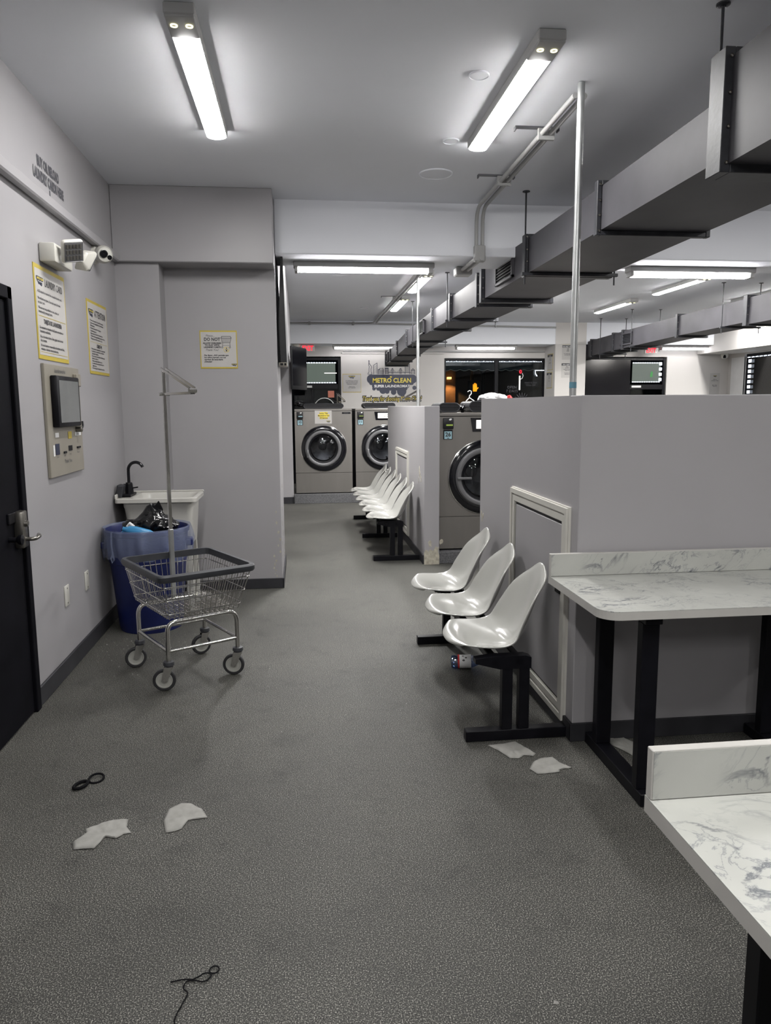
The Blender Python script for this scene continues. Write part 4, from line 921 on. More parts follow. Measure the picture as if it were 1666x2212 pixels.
# ================================================================== WASHERS
def washer(x0, yf, z0, W_, num, label, notice=False, door_open=False, handle='v', n=64):
    t = thing('washing_machine', label, 'washing machine', (x0+W_/2, yf, z0), 0, 'large steel front-load washers')
    H = 1.315; D = .92; x1 = x0+W_; zt = z0+H; kick = z0+.325
    cx_, cz = x0+W_/2, z0+.703; R0 = .352
    # front plate with a round hole
    bm = BM(); inn = []; out = []
    za, zb_ = kick+.004, zt-.035
    for k in range(n):
        a = 2*PI*k/n; c, s = math.cos(a), math.sin(a); inn.append((cx_+c*(R0-.02), cz+s*(R0-.02)))
        tx = ((x1 if c > 0 else x0)-cx_)/c if abs(c) > 1e-6 else 9e9; tz = ((zb_ if s > 0 else za)-cz)/s if abs(s) > 1e-6 else 9e9
        q = min(abs(tx), abs(tz)); out.append((cx_+c*q, cz+s*q))
    # snap nearest samples to the four corners
    for X_, Z_ in ((x0, za), (x1, za), (x0, zb_), (x1, zb_)):
        i = min(range(n), key=lambda k: (out[k][0]-X_)**2+(out[k][1]-Z_)**2); out[i] = (X_, Z_)
    A = [bm.verts.new((p[0], yf, p[1])) for p in inn]; B = [bm.verts.new((p[0], yf, p[1])) for p in out]; Cc = [bm.verts.new((p[0], yf+.03, p[1])) for p in out]
    for k in range(n):
        bm.faces.new((A[k], A[(k+1) % n], B[(k+1) % n], B[k])); bm.faces.new((B[k], B[(k+1) % n], Cc[(k+1) % n], Cc[k]))
    obj('front_panel', bm, 'steel', t)
    bm = BM(); box(bm, x0+.004, x1-.004, yf+.62, yf+D, z0+.01, zt-.03); box(bm, x0+.004, x0+.014, yf+.02, yf+.62, z0+.01, zt-.03); box(bm, x1-.014, x1-.004, yf+.02, yf+.62, z0+.01, zt-.03); obj('cabinet', bm, 'flange', t)
    bm = BM(); box(bm, x0, x1, yf, yf+.03, z0+.012, kick, .003); obj('kick_panel', bm, 'steel', t)
    bm = BM(); box(bm, x0-.002, x1+.002, yf-.004, yf+D, zt-.031, zt, .004); obj('top_panel', bm, 'steel', t)
    bm = BM(); lathe(bm, [(R0+.008, -.001), (R0+.008, -.008), (R0, -.012), (R0, -.001)], (cx_, yf, cz), 'y', n); obj('bezel_trim', bm, 'chrome', t, smooth=True)
    bm = BM(); lathe(bm, [(R0, -.010), (R0-.02, -.022), (.285, -.030), (.275, -.026), (.262, .0)], (cx_, yf, cz), 'y', n); obj('door_bezel', bm, 'gloss', t, smooth=True)
    dc = (cx_-(.012), yf, cz+.004)
    bm = BM(); lathe(bm, [(.280, -.028), (.282, -.048), (.270, -.062), (.250, -.066), (.232, -.058), (.224, -.040)], dc, 'y', n); dr_ = obj('door_ring', bm, 'ring', t, smooth=True)
    bm = BM(); lathe(bm, [(.226, -.046), (.222, -.03), (.20, -.026), (.19, .03), (.185, .03)], dc, 'y', n); obj('door_gasket', bm, 'black', dr_, smooth=True)
    bm = BM(); lathe(bm, [(.2, -.03), (.16, -.046), (.1, -.056), (.05, -.060), (.001, -.061)], dc, 'y', 40); obj('door_glass', bm, 'glassd', dr_, smooth=True)
    bm = BM(); lathe(bm, [(.255, .02), (.26, .05), (.26, .55), (.24, .56), (.06, .57)], (cx_, yf, cz), 'y', 40); dm = obj('drum', bm, 'drum', t, smooth=True)
    bm = BM(); lathe(bm, [(.06, .57), (.055, .54), (.001, .535)], (cx_-.01, yf, cz+.01), 'y', 24); obj('drum_hub', bm, 'ring', dm, smooth=True)
    for a in (90, 210, 330):
        bm = BM(); prism(bm, [(-.03, .26), (.03, .26), (.008, .19), (-.008, .19)], .45, (cx_, yf+.52, cz), (math.cos(math.radians(a)), 0, math.sin(math.radians(a))), (-math.sin(math.radians(a)), 0, math.cos(math.radians(a)))); obj('drum_lifter', bm, 'ring', dm)
    if handle == 'v':
        bm = BM(); box(bm, cx_-.268, cx_-.235, yf-.088, yf-.064, cz-.135, cz-.01, .008, 2); obj('door_handle', bm, 'ring', dr_, smooth=True)
    else:
        bm = BM(); box(bm, cx_-.283, cx_-.145, yf-.09, yf-.066, cz-.014, cz+.010, .006, 2); obj('door_handle', bm, 'ring', dr_, smooth=True)
    # card reader and number card
    rx = x0+.032; rz = zt-.150
    bm = BM(); box(bm, rx, rx+.098, yf-.035, yf-.001, rz, rz+.105, .008, 2); cr = obj('card_reader', bm, 'blackp', t, smooth=True)
    bm = BM(); box(bm, rx+.026, rx+.088, yf-.037, yf-.035, rz+.030, rz+.044); obj('display', bm, 'lcd' if not notice else 'lcdb', cr)
    bm = BM(); prism(bm, [(math.cos(a)*.013+.065+math.sin(a)*.004, math.sin(a)*.009+.090) for a in [k*PI/6 for k in range(12)]], .002, (rx, yf-.035, rz), FX, FZ); obj('card_symbol', bm, 'wht', cr)
    nz = rz-.098
    bm = BM(); box(bm, rx+.004, rx+.092, yf-.010, yf-.001, nz, nz+.088, .003); nc = obj('number_card', bm, 'black', t)
    bm = BM(); box(bm, rx+.012, rx+.084, yf-.0115, yf-.010, nz+.004, nz+.076); obj('card_face', bm, 'lcdb', nc)
    text(num, .054, 'ink', nc, (rx+.048, yf-.0115, nz+.028), FX, FZ, 'CENTER', xs=.98, bold=.0018)
    bm = BM(); prism(bm, [(-.011, .018), (.011, .018), (.006, .011), (-.006, .011)], .0005, (rx+.048, yf-.0117, nz-.004), FX, FZ); obj('card_emblem', bm, 'ink', nc)
    if not notice:
        px = x0+.297
        bm = BM(); prism(bm, [(0, .13), (.30, .13), (.275, .0), (.022, .0)], .006, (px, yf-.001, zt-.178), FX, FZ); cp_ = obj('control_panel', bm, 'gloss', t)
        bm = BM(); box(bm, px+.055, px+.245, yf-.0085, yf-.007, zt-.150, zt-.068); obj('screen', bm, 'lcdw', cp_)
        text('1 2 3 4\n5 6 7 8', .026, 'ink', cp_, (px+.14, yf-.0085, zt-.10), FX, FZ, bold=.0008, ls=1.1)
    else:
        bm = BM(); box(bm, x1-.155, x1-.02, yf-.003, yf-.0005, zt-.078, zt-.052); mp_ = obj('maker_plate', bm, 'black', t)
        text('Washer', .02, 'inkl', mp_, (x1-.088, yf-.003, zt-.071), FX, FZ, 'CENTER')
    return t
PZ1, PZ2 = .146, .116
washer(-.088, 11.70, PZ1, .885, '10', 'washer numbered 10 with the out of service notice, left of the two far washers', notice=True)
washer(.85, 11.70, PZ1, .885, '11', 'washer numbered 11, right of the two far washers, partly behind the half wall')
washer(1.305, 7.0, PZ2, .885, '26', 'washer numbered 26 between the two half walls', handle='h')
washer(2.24, 7.0, PZ2, .885, '27', 'washer numbered 27 hidden behind the near half wall', handle='h')
t, T, O = poster('white out of service notice taped to the washer numbered 10', (.222, 11.698, 1.235), FX, FZ, .262, .20, 0, name='notice', th=.002)
bm = BM()
for (a, b, c, d) in ((.075, .20, .145, .178), (.05, .225, .107, .145), (.075, .20, .072, .107)): box(bm, O.x+a, O.x+b, O.y-.0008, O.y-.0001, O.z+c, O.z+d)
obj('highlight', bm, 'yel', t)
T('Sorry, This\nMachine is Out\nOf Service', .137, .148, .029, align='CENTER', bold=.001, ls=1.2)
emblem(t, O+Vector((.21, 0, .03)), FX, FZ, .065)

# black plastic hoods standing on the washers
def hood(x0, x1, y, z, h, label):
    t = thing('plastic_hood', label, 'machine hood', ((x0+x1)/2, y, z))
    def rr(x0, x1, z0, z1, r): 
        return rrect(x0, x1, z0, z1, r, 6)
    bm = BM(); prism(bm, rr(x0, x1, z+.006, z+h, min(h*.48, .09)), .42, (0, y+.42, 0), FX, FZ); obj('shell', bm, 'blackp', t, smooth=True)
    bm = BM(); tube(bm, [(p[0], y-.002, p[1]) for p in rr(x0+.004, x1-.004, z+.01, z+h-.004, min(h*.48, .09))], .006, 6, closed=True); obj('rim', bm, 'flange', t, smooth=True)
    bm = BM(); box(bm, x0+.03, x1-.03, y+.0, y+.40, z, z+.008, .002); obj('tray', bm, 'steel', t)
hood(1.32, 1.535, 7.15, PZ2+1.315, .095, 'black rounded plastic hood on the left of the washer numbered 26')
hood(1.60, 2.12, 7.08, PZ2+1.315, .11, 'large black rounded plastic hood on the right of the washer numbered 26')
hood(.05, .68, 11.85, PZ1+1.315, .085, 'low black rounded plastic hood on top of the washer numbered 10')
hood(.99, 1.50, 11.85, PZ1+1.315, .09, 'black rounded plastic hood on the washer numbered 11, below the Thank you lettering')
t = thing('dark_bag', 'small crumpled black bag between the hoods on the washer numbered 26', 'bag', (1.565, 7.1, PZ2+1.315))
bm = BM(); bmesh.ops.create_icosphere(bm, subdivisions=3, radius=1)
for v in bm.verts:
    p = v.co.copy(); r = 1+.35*mn.noise(p*2)+.2*mn.noise(p*5); v.co = Vector((1.567+p.x*.03*r, 7.2+p.y*.05*r, PZ2+1.355+p.z*.040*r))
obj('bag', bm, 'bag', t, smooth=True)
t = thing('dark_bag', 'black bag of clothes on top of the washer numbered 10', 'bag', (-.0, 11.85, PZ1+1.315))
bm = BM(); bmesh.ops.create_icosphere(bm, subdivisions=3, radius=1)
for v in bm.verts:
    p = v.co.copy(); r = 1+.35*mn.noise(p*2+Vector((5, 0, 0)))+.2*mn.noise(p*5); v.co = Vector((-.0+p.x*.09*r, 12.45+p.y*.10*r, PZ1+1.385+max(p.z, -.6)*.06*r))
obj('bag', bm, 'bag', t, smooth=True)
t = thing('basket_hoop', 'thin grey arched basket handle rising above the hood on the washer numbered 10', 'basket handle', (.40, 12.5, PZ1+1.315))
bm = BM(); tube(bm, [(.40+.17*math.cos(a), 12.5, PZ1+1.315+.175*math.sin(a)) for a in [PI*k/16 for k in range(17)]], .008, 8); obj('hoop', bm, 'galv', t, smooth=True)
t = thing('laundry_bag', 'white plastic bag with a red cloth peeking over the near half wall corner', 'bag', (1.95, 7.3, 1.54))
bm = BM(); bmesh.ops.create_icosphere(bm, subdivisions=4, radius=1)
for v in bm.verts:
    p = v.co.copy(); r = 1+.18*mn.noise(p*2+Vector((1, 7, 0)))+.12*mn.noise(p*5)
    v.co = Vector((1.90+p.x*.14*r, 7.32+p.y*.13*r, PZ2+1.315+.136+max(p.z, -.3)*.055*r))
obj('bag', bm, 'cloth', t, smooth=True)
bm = BM(); bmesh.ops.create_icosphere(bm, subdivisions=3, radius=1)
for v in bm.verts:
    p = v.co.copy(); r = 1+.4*mn.noise(p*3); v.co = Vector((2.06+p.x*.03*r, 7.3+p.y*.03*r, PZ2+1.315+.13+max(p.z, -.3)*.035*r))
obj('red_cloth', bm, 'tin', t, smooth=True)

# ================================================================== FAR WALL GRAPHICS
t = thing('wall_logo', 'navy and yellow laundromat logo with a city skyline on the far wall', 'logo', (1.79, YW, 1.85))
lx, lz, lw, lh = 1.793, 1.905, .98, .40
bm = BM(); cloud_mesh(bm, lw, .003, (lx, YW, lz+lh/2), FX, FZ); obj('cloud', bm, 'navy', t)
for (dx, dz, r) in ((-.353, -.07, .035), (.443, -.055, .040)):
    bm = BM(); prism(bm, [(math.cos(a)*r, math.sin(a)*r) for a in [k*PI/10 for k in range(20)]], .004, (lx+dx, YW, lz+dz), FX, FZ); obj('bubble', bm, 'navy', t)
text('METRO CLEAN', .122, 'yel', t, (lx, YW-.004, lz+.048), FX, FZ, 'CENTER', xs=.93, bold=.003, name='lettering')
text('SUPER LAUNDROMAT', .070, 'wht', t, (lx, YW-.004, lz-.045), FX, FZ, 'CENTER', xs=1.0, bold=.0022, name='lettering')
bm = BM(); prism(bm, [(math.cos(a)*.02, math.sin(a)*.014) for a in [k*PI/6 for k in range(12)]], .002, (lx-.02, YW-.004, lz+.155), FX, FZ); obj('bubble_drop', bm, 'yel', t)
bm = BM(); B0 = (lx-lw/2, YW, lz+lh/2+.008)
def rb(pts, w=.009): ribbon(bm, pts, w, B0, FX, FZ, .003)
# statue
rb([(.02, 0), (.10, 0), (.095, .03), (.085, .035), (.08, .10), (.095, .13), (.085, .16), (.07, .17), (.062, .195), (.045, .195), (.045, .24), (.05, .26), (.035, .26), (.04, .24), (.037, .17), (.045, .15), (.04, .10), (.04, .035), (.03, .03), (.02, 0)])
rb([(.13, 0), (.13, .17), (.20, .215), (.20, 0)])
for k in range(8): rb([(.13, .02*k+.01), (.20, .02*k+.03)], .003)
for k in range(5): rb([(.22, .018*k+.01), (.33, .018*k+.01)], .008)
rb([(.22, 0), (.22, .09), (.25, .09), (.25, .11), (.32, .11), (.32, 0)])
for k in range(4): rb([(.355, .028*k+.02), (.42, .028*k+.02)], .012)
rb([(.355, 0), (.355, .12), (.42, .12), (.42, 0)])
for cx_ in (.50, .66):
    rb([(cx_-.01, 0), (cx_-.01, .11), (cx_+.01, .11), (cx_+.01, 0)])
    for q in (-1, 1):
        for k in (.03, .05, .07): rb([(cx_, .105), (cx_+q*k, .04)], .003)
rb([(.42, .035), (.74, .035)], .008); rb([(.42, .02), (.74, .02)], .004)
for k in range(8): rb([(.75+.013*k, .03), (.75+.013*k, .19)], .004)
rb([(.75, 0), (.75, .19), (.84, .19), (.84, 0)]); rb([(.74, .03), (.86, .03)])
rb([(.87, 0), (.87, .08), (.94, .08), (.94, 0)]); rb([(.88, .08), (.905, .11), (.93, .08)])
for k in range(4): rb([(.87, .02*k+.01), (.94, .02*k+.01)], .006)
obj('skyline', bm, 'navy', t)
t = thing('wall_lettering', 'yellow and black Thank you lettering on the far wall under the logo', 'wall lettering', (1.79, YW, 1.6))
text('Thank you for choosing Metro Clean!', .125, 'ink', t, (1.79, YW-.001, 1.60), FX, FZ, 'CENTER', xs=.61, shear=.25, bold=.019, off=.001, name='outline')
text('Thank you for choosing Metro Clean!', .125, 'yel', t, (1.79, YW-.003, 1.60), FX, FZ, 'CENTER', xs=.61, shear=.25, bold=-.001, off=.001)
def small_poster(O, X, w, h, label, head, body, border='posty', band=False, emb=False):
    t, T, O2 = poster(label, O, X, FZ, w, h, .01, bm_=border, th=.004)
    Xv = Vector(X)
    if band:
        bm = BM(); prism(bm, [(.012, h-.055), (w-.012, h-.055), (w-.012, h-.014), (.012, h-.014)], .0008, O2, X, FZ); obj('heading_band', bm, 'ink', t)
        T(head, w/2, h-.048, .028, m='wht', align='CENTER', bold=.0008, off=.002)
    elif emb:
        emblem(t, O2+Xv*(w/2)+Vector((0, 0, h-.065)), X, FZ, w*.36)
    T(body, w/2, h-.085 if band else h-.135, .020, align='CENTER', bold=.0006, ls=1.15)
    return t
small_poster((.829, YW, 1.765), FX, .36, .355, 'square poster on the far wall between the doorway and the logo', '', 'We kindly ask our customers\nto use one machine at a time.\nPlease do not leave laundry\nunattended in machines.\n\nThank you for\nyour cooperation', emb=True)
small_poster((4.985, 14.0895, 2.345), FX, .245, .295, 'upper poster on the front of the far column, partly behind the grey pole', 'FOR BEST WASH', 'USE\nLESS\nSOAP\n\nToo much soap will\nnot clean better', band=True)
small_poster((4.98, 14.0895, 2.005), FX, .245, .295, 'lower poster on the front of the far column, partly behind the grey pole', 'FOR A BETTER', 'Please\nDO NOT\noverload machines\nThank You!\n\nPor favor no\nsobrecargue', band=True)
small_poster((4.8595, 14.52, 2.17), (0, -1, 0), .32, .31, 'upper poster on the left side of the far column facing the window', 'NOTICE', 'USE\nLESS\nSOAP\n\nAsk staff for help', band=True)
small_poster((4.8595, 14.55, 1.825), (0, -1, 0), .32, .31, 'lower poster on the left side of the far column facing the window', 'AVISO', 'DO NOT\noverload\nmachines\n\nThank You', band=True)
small_poster((8.36, YW, 1.62), FX, .21, .505, 'tall narrow poster on the far wall at the right edge beside the window', '', 'Follow us\nand leave a review\n\n\n\nMetro Clean\nThank You', 'poster', emb=True)
def exit_sign(x, y, z, label, chevron=False, w=.26):
    t = thing('exit_sign', label, 'exit sign', (x, y, z))
    bm = BM(); box(bm, x-w/2, x+w/2, y, y+.04, z, z+.125, .004); obj('housing', bm, 'far', t)
    text('EXIT', .125, 'red', t, (x, y, z+.018), FX, FZ, 'CENTER', xs=.80, bold=.004)
    return t
exit_sign(.165, 14.30, 2.515, 'red EXIT sign above the far left doorway')
exit_sign(6.95, 14.45, 2.50, 'red EXIT sign above the far right doorway')
t = thing('security_camera', 'small white dome camera high in the far right corner', 'camera', (8.50, 14.45, 2.50))
bm = BM(); lathe(bm, [(.075, 0), (.075, -.02), (.07, -.04), (.05, -.09), (.001, -.105)], (8.50, 14.45, 2.499), 'z', 24); obj('dome', bm, 'white', t, smooth=True)
bm = BM(); lathe(bm, [(.03, -.02), (.028, -.08), (.001, -.085)], (8.48, 14.41, 2.49), 'z', 16); obj('lens', bm, 'black', t, smooth=True)

# ================================================================== SHOPFRONT OPENINGS
def doorway(name, x0, x1, zt, label_, xm, zm):
    t = thing(name, label_, 'door', ((x0+x1)/2, YW, 0)); t['kind'] = 'structure'
    fw = .05; y0, y1 = YW+.03, YW+.09
    for a, b, c, d in ((x0, x0+fw, 0, zt), (x1-fw, x1, 0, zt), (x0+fw, x1-fw, zt-fw, zt), (x0+fw, x1-fw, zm-.10, zm), (xm-fw/2, xm+fw/2, 0, zm-.10), (x0+fw, x1-fw, 0, .25)):
        bm = BM(); box(bm, a, b, y0, y1, c, d, .004); obj('frame_bar', bm, 'black', t)
    bm = BM(); box(bm, x0+fw, xm-fw/2, y0+.025, y0+.031, .25, zm-.10); obj('glass_pane', bm, 'glassw', t)
    bm = BM(); box(bm, xm+fw/2, x1-fw, y0+.025, y0+.031, .25, zm-.10); obj('glass_pane', bm, 'glassw', t)
    return t, y0, y1, fw
def transom(t, a, b, zb_, zt_, y0):
    bm = BM(); box(bm, a+.02, b-.02, y0+.035, y0+.042, zb_+.02, zt_-.02); obj('frosted_panel', bm, 'litpane', t)
    for (p, q, r, s) in ((a, b, zt_-.035, zt_-.018), (a, b, zb_+.02, zb_+.036)):
        bm = BM()
        n = int((q-p)/.05)
        for k in range(n): box(bm, p+.02+k*.05, p+.055+k*.05, y0+.024, y0+.030, r, s)
        o = obj('led_strip', bm, 'ledstrip', t); 
t, y0, y1, fw = doorway('door_2', -.28, .795, 2.43, 'far left glass doorway with a lit transom under the exit sign', .25, 1.93)
transom(t, -.2, .715, 1.925, 2.36, y0)
text('18', .26, 'litpane', t, (.40, y0+.034, 2.03), FX, FZ, 'CENTER', bold=.008); bm = BM(); box(bm, .48, .72, y0+.020, y0+.024, 2.13, 2.145); obj('handle_light', bm, 'lcdw', t)
bm = BM(); box(bm, .12, .24, y0-.004, y0-.001, 1.86, 1.90); obj('white_tag', bm, 'wht', t)
bm = BM(); box(bm, .545, .665, y0+.018, y0+.022, 1.67, 1.80); obj('pink_notice', bm, mat('pink_paper', (.62, .22, .15), .7, var=.05), t)
t, y0, y1, fw = doorway('door_3', 5.47, 7.41, 2.43, 'far right dark glass doorway with a lit transom', 6.65, 1.90)
bm = BM(); box(bm, 5.50, 6.66, y0-.01, y0+.02, 1.2, 2.40, .004); obj('dark_panel', bm, 'gloss', t)
transom(t, 6.70, 7.34, 1.925, 2.36, y0)
bm = BM()
for k in range(4): box(bm, 7.28, 7.34, y0+.015, y0+.024, 1.97+k*.105, 2.03+k*.105, .004)
obj('led_modules', bm, 'ledstrip', t)
bm = BM(); box(bm, 6.70, 6.90, y0-.004, y0-.001, 1.84, 1.88); obj('white_tag', bm, 'wht', t)
bm = BM(); prism(bm, [(7.10, 2.05), (7.15, 2.05), (7.155, 2.15), (7.12, 2.17), (7.10, 2.10)], .002, (0, y0+.03, 0), FX, FZ); obj('green_sticker', bm, emit('green_sticker_glow', (.1, .8, .15), .35), t)
# shop window
t = thing('window_1', 'wide shop window with a black frame on the far wall', 'window', (3.85, YW, 1.5)); t['kind'] = 'structure'
y0 = YW+.05
for a, b, c, d in ((2.83, 2.87, .7, 2.42), (4.84, 4.88, .7, 2.42), (2.87, 4.84, 2.375, 2.42), (2.87, 4.84, .7, .75), (3.86, 3.93, .75, 2.375)):
    bm = BM(); box(bm, a, b, y0, y0+.05, c, d, .004); obj('frame_bar', bm, 'black', t)
for a, b in ((2.87, 3.86), (3.93, 4.84)):
    bm = BM(); box(bm, a, b, y0+.022, y0+.028, .75, 2.375); obj('glass_pane', bm, 'glassw', t)
bm = BM(); rnd = random.Random(8)
for k in range(60):
    a = 2.88+k*.0325
    if 3.85 < a < 3.93: continue
    box(bm, a, a+.016, y0+.006, y0+.012, 2.350, 2.350+rnd.uniform(.008, .02))
obj('led_strip', bm, 'ledstrip', t)
# window lettering and hanging decorations
bm = BM(); tube(bm, [(4.37, y0, 1.80), (4.37, y0, 2.08)], .013, 8); obj('neon_stroke', bm, 'lcdw', t)
bm = BM(); tube(bm, [(4.385+math.cos(a)*.018, y0, 2.16+math.sin(a)*.03) for a in [k*PI/8 for k in range(16)]], .008, 6, closed=True); obj('neon_ring', bm, 'red', t)
bm = BM(); tube(bm, [(4.36, y0, 2.0), (4.42, y0, 2.03), (4.44, y0, 2.08), (4.42, y0, 2.13)], .008, 6); obj('neon_stroke', bm, 'wht', t)
bm = BM(); tube(bm, [(4.86, y0-.02, 2.185), (4.68, y0-.02, 2.185), (4.685, y0-.02, 2.12), (4.72, y0-.02, 2.07)], .008, 6); obj('neon_stroke', bm, 'ledstrip', t)
text('Wash & Fold\nDrop Off', .05, 'inkl', t, (4.60, y0+.02, 1.93), FX, FZ, 'CENTER'); text('OPEN\n7 DAYS', .075, 'inkl', t, (4.22, y0+.02, 1.83), FX, FZ, 'CENTER')
bm = BM()
for k in range(9):
    a = PI*(k+.5)/9; ribbon(bm, [(4.43+math.cos(a)*.10, 1.58+math.sin(a)*.10), (4.43+math.cos(a)*.165, 1.58+math.sin(a)*.165)], .012, (0, y0+.02, 0), FX, FZ)
ribbon(bm, [(4.43+math.cos(PI*k/12)*.085, 1.58+math.sin(PI*k/12)*.085) for k in range(13)], .012, (0, y0+.02, 0), FX, FZ); obj('sun_decal', bm, 'inkl', t)
# hanging white hanger
t = thing('coat_hanger', 'white plastic coat hanger in front of the shop window', 'coat hanger', (3.05, 13.2, 1.75))
bm = BM(); X0 = 2.86
tube(bm, [(X0-.12, 12.6, 1.50), (X0-.03, 12.6, 1.60), (X0, 12.6, 1.63), (X0+.0, 12.6, 1.66), (X0+.035, 12.6, 1.70), (X0+.03, 12.6, 1.74), (X0, 12.6, 1.75), (X0-.03, 12.6, 1.73)], .008, 8); obj('hook', bm, 'wht', t, smooth=True)
bm = BM(); tube(bm, [(X0, 12.6, 1.63), (X0+.07, 12.6, 1.585), (X0+.18, 12.6, 1.50), (X0-.12, 12.6, 1.50)], .008, 8); obj('arm', bm, 'wht', t, smooth=True)
t.location = (X0, 12.6, 1.5)
for ch in COL.objects:
    if ch.parent == t:
        ch.data.transform(Matrix.Translation(Vector((3.05, 13.2, 1.75))-Vector((X0, 12.6, 1.5))))
bm = BM(); tube(bm, [(X0, 12.6, 0.0), (X0, 12.6, 1.6)], .012, 10); obj('stand', bm, 'galv', t, smooth=True) if False else bm.free()
t = thing('clothes_rack', 'thin chrome clothes rack behind the half wall carrying the hanger', 'clothes rack', (2.86, 12.6, 0))
bm = BM(); tube(bm, [(2.55, 12.6, .03), (2.55, 12.6, 1.52), (3.2, 12.6, 1.52), (3.2, 12.6, .03)], .012, 10); obj('rack_frame', bm, 'galv', t, smooth=True)
for xx in (2.55, 3.2):
    bm = BM(); tube(bm, [(xx, 12.35, .015), (xx, 12.85, .015)], .015, 10); obj('foot', bm, 'galv', t, smooth=True)
# right wall window
t = thing('window_2', 'LED-edged shop window on the right wall', 'window', (XR, 12.5, 1.5)); t['kind'] = 'structure'
for a, b, c, d in ((14.08, 14.15, .6, 2.47), (10.9, 10.96, .6, 2.47), (10.96, 14.08, 2.41, 2.47), (10.96, 14.08, .6, .66), (12.4, 12.46, .66, 2.41)):
    bm = BM(); box(bm, XR+.04, XR+.10, a, b, c, d, .004); obj('frame_bar', bm, 'black', t)
for a, b in ((10.96, 12.4), (12.46, 14.08)):
    bm = BM(); box(bm, XR+.066, XR+.072, a, b, .66, 2.41); obj('glass_pane', bm, 'glassw', t)
bm = BM()
for k in range(24): box(bm, XR+.03, XR+.04, 14.02-k*.13, 14.10-k*.13, 2.395, 2.41)
obj('led_strip', bm, 'ledstrip', t)
bm = BM()
for k in range(14): box(bm, XR+.03, XR+.04, 13.98, 14.06, 1.0+k*.1, 1.06+k*.1)
obj('led_strip', bm, 'ledstrip', t)
bm = BM(); O = (XR+.06, 13.25, 1.80); X_ = (0, -1, 0)
ribbon(bm, [(0, 0), (.26, 0), (.26, .42), (0, .42), (0, 0)], .014, O, X_, FZ); ribbon(bm, [(0, .33), (.26, .33)], .012, O, X_, FZ)
for rr_ in (.11, .075): ribbon(bm, [(.13+math.cos(2*PI*k/24)*rr_, .165+math.sin(2*PI*k/24)*rr_) for k in range(25)], .012, O, X_, FZ)
obj('washer_decal', bm, 'wht', t)
bm = BM(); box(bm, XR-.002, XR+.02, 14.15, 14.6, .6, 2.42); struct('trim_3', bm, 'wht')

# ================================================================== STREET OUTSIDE
bm = BM(); box(bm, -12, 24, YW+.15, 40, -.25, -.12); box(bm, 9.0, 30, -4, YW+.15, -.25, -.12); struct('ground_outside', bm, 'asph')
t = thing('awning', 'grey-blue canvas awning with a scalloped edge outside the shop window', 'awning', (3.85, 15.4, 2.2))
bm = BM(); vs = [bm.verts.new(p) for p in ((2.2, YW+.16, 2.75), (5.4, YW+.16, 2.75), (5.4, 15.9, 2.40), (2.2, 15.9, 2.40))]; bm.faces.new(vs)
bmesh.ops.solidify(bm, geom=bm.faces[:], thickness=.01); obj('canvas', bm, 'awn', t)
poly = [(2.2, 2.42)]
for k in range(17):
    for q in range(5): poly.append((2.2+.2*k+.2*q/5*1.0, 2.26-.028*math.sin(PI*q/5)))
poly += [(5.6, 2.42)]
bm = BM(); prism(bm, poly[::-1], .008, (0, 15.92, 0), FX, FZ); obj('valance', bm, 'awn', t)
bm = BM(); tube(bm, [(x, 15.905, z) for x, z in poly[1:-1]], .006, 5); obj('valance_piping', bm, 'wht', t)
t = thing('street_building', 'dark facade across the street with a warm wall lamp', 'building', (6, 26, 0))
bm = BM(); box(bm, -10, 22, 26, 27, -.15, 7); obj('facade', bm, mat('dark_facade', (.035, .035, .038), .9, var=.3, scale=1), t)
bm = BM(); box(bm, 4.2, 5.36, 25.8, 26, -.15, 3.2); pr = obj('brick_pier', bm, 'brick', t)
bm = BM(); box(bm, 5.06, 5.18, 25.6, 25.8, 2.40, 2.47); obj('wall_lamp', bm, 'warm', pr)
for k in range(3):
    bm = BM(); box(bm, 8.2+k*.33, 8.45+k*.33, 25.93, 26, 2.75, 3.6); obj('window', bm, mat('dim_window', (.12, .11, .09), .5), t)
lt = bpy.data.lights.new('wall_lamp_light', 'SPOT'); lt.energy = 90; lt.color = (1, .45, .14); lt.spot_size = 2.0; lt.shadow_soft_size = .06
lo = bpy.data.objects.new('wall_lamp_light', lt); COL.objects.link(lo); lo.location = (5.12, 25.5, 2.36)
t = thing('pedestrian_signal', 'lit orange hand pedestrian signal seen through the wide shop window', 'traffic signal', (4.22, 18, 0))
bm = BM(); box(bm, 4.08, 4.38, 18.0, 18.15, 1.77, 2.10, .01); obj('housing', bm, 'black', t)
bm = BM(); tube(bm, [(4.45, 18.1, -.15), (4.45, 18.1, 3)], .05, 12); obj('post', bm, 'black', t)
hp = [(-.03, 0), (.03, 0), (.035, .03), (.062, .055), (.055, .065), (.035, .055), (.033, .085), (.028, .12), (.02, .12), (.016, .09), (.012, .13), (.003, .13), (0, .09), (-.006, .13), (-.014, .128), (-.016, .088), (-.024, .115), (-.032, .11), (-.032, .05)]
bm = BM(); prism(bm, [(x*1.5, z*1.55) for x, z in hp], .004, (4.22, 17.999, 1.835), FX, FZ); obj('hand', bm, 'hand', t)
t = thing('pedestrian_signal', 'lit orange signal seen through the right wall window', 'traffic signal', (10.9, 17.5, 0))
bm = BM(); box(bm, 10.78, 11.02, 17.5, 17.62, 1.74, 2.04, .01); obj('housing', bm, 'black', t)
bm = BM(); tube(bm, [(11.15, 17.6, -.15), (11.15, 17.6, 3)], .05, 12); obj('post', bm, 'black', t)
bm = BM(); prism(bm, [(x*1.25, z*1.4) for x, z in hp], .004, (10.9, 17.499, 1.80), FX, FZ); obj('hand', bm, 'hand', t)
t = thing('street_lamp', 'warm street lamp glow beyond the awning', 'street lamp', (6.1, 24, 0))
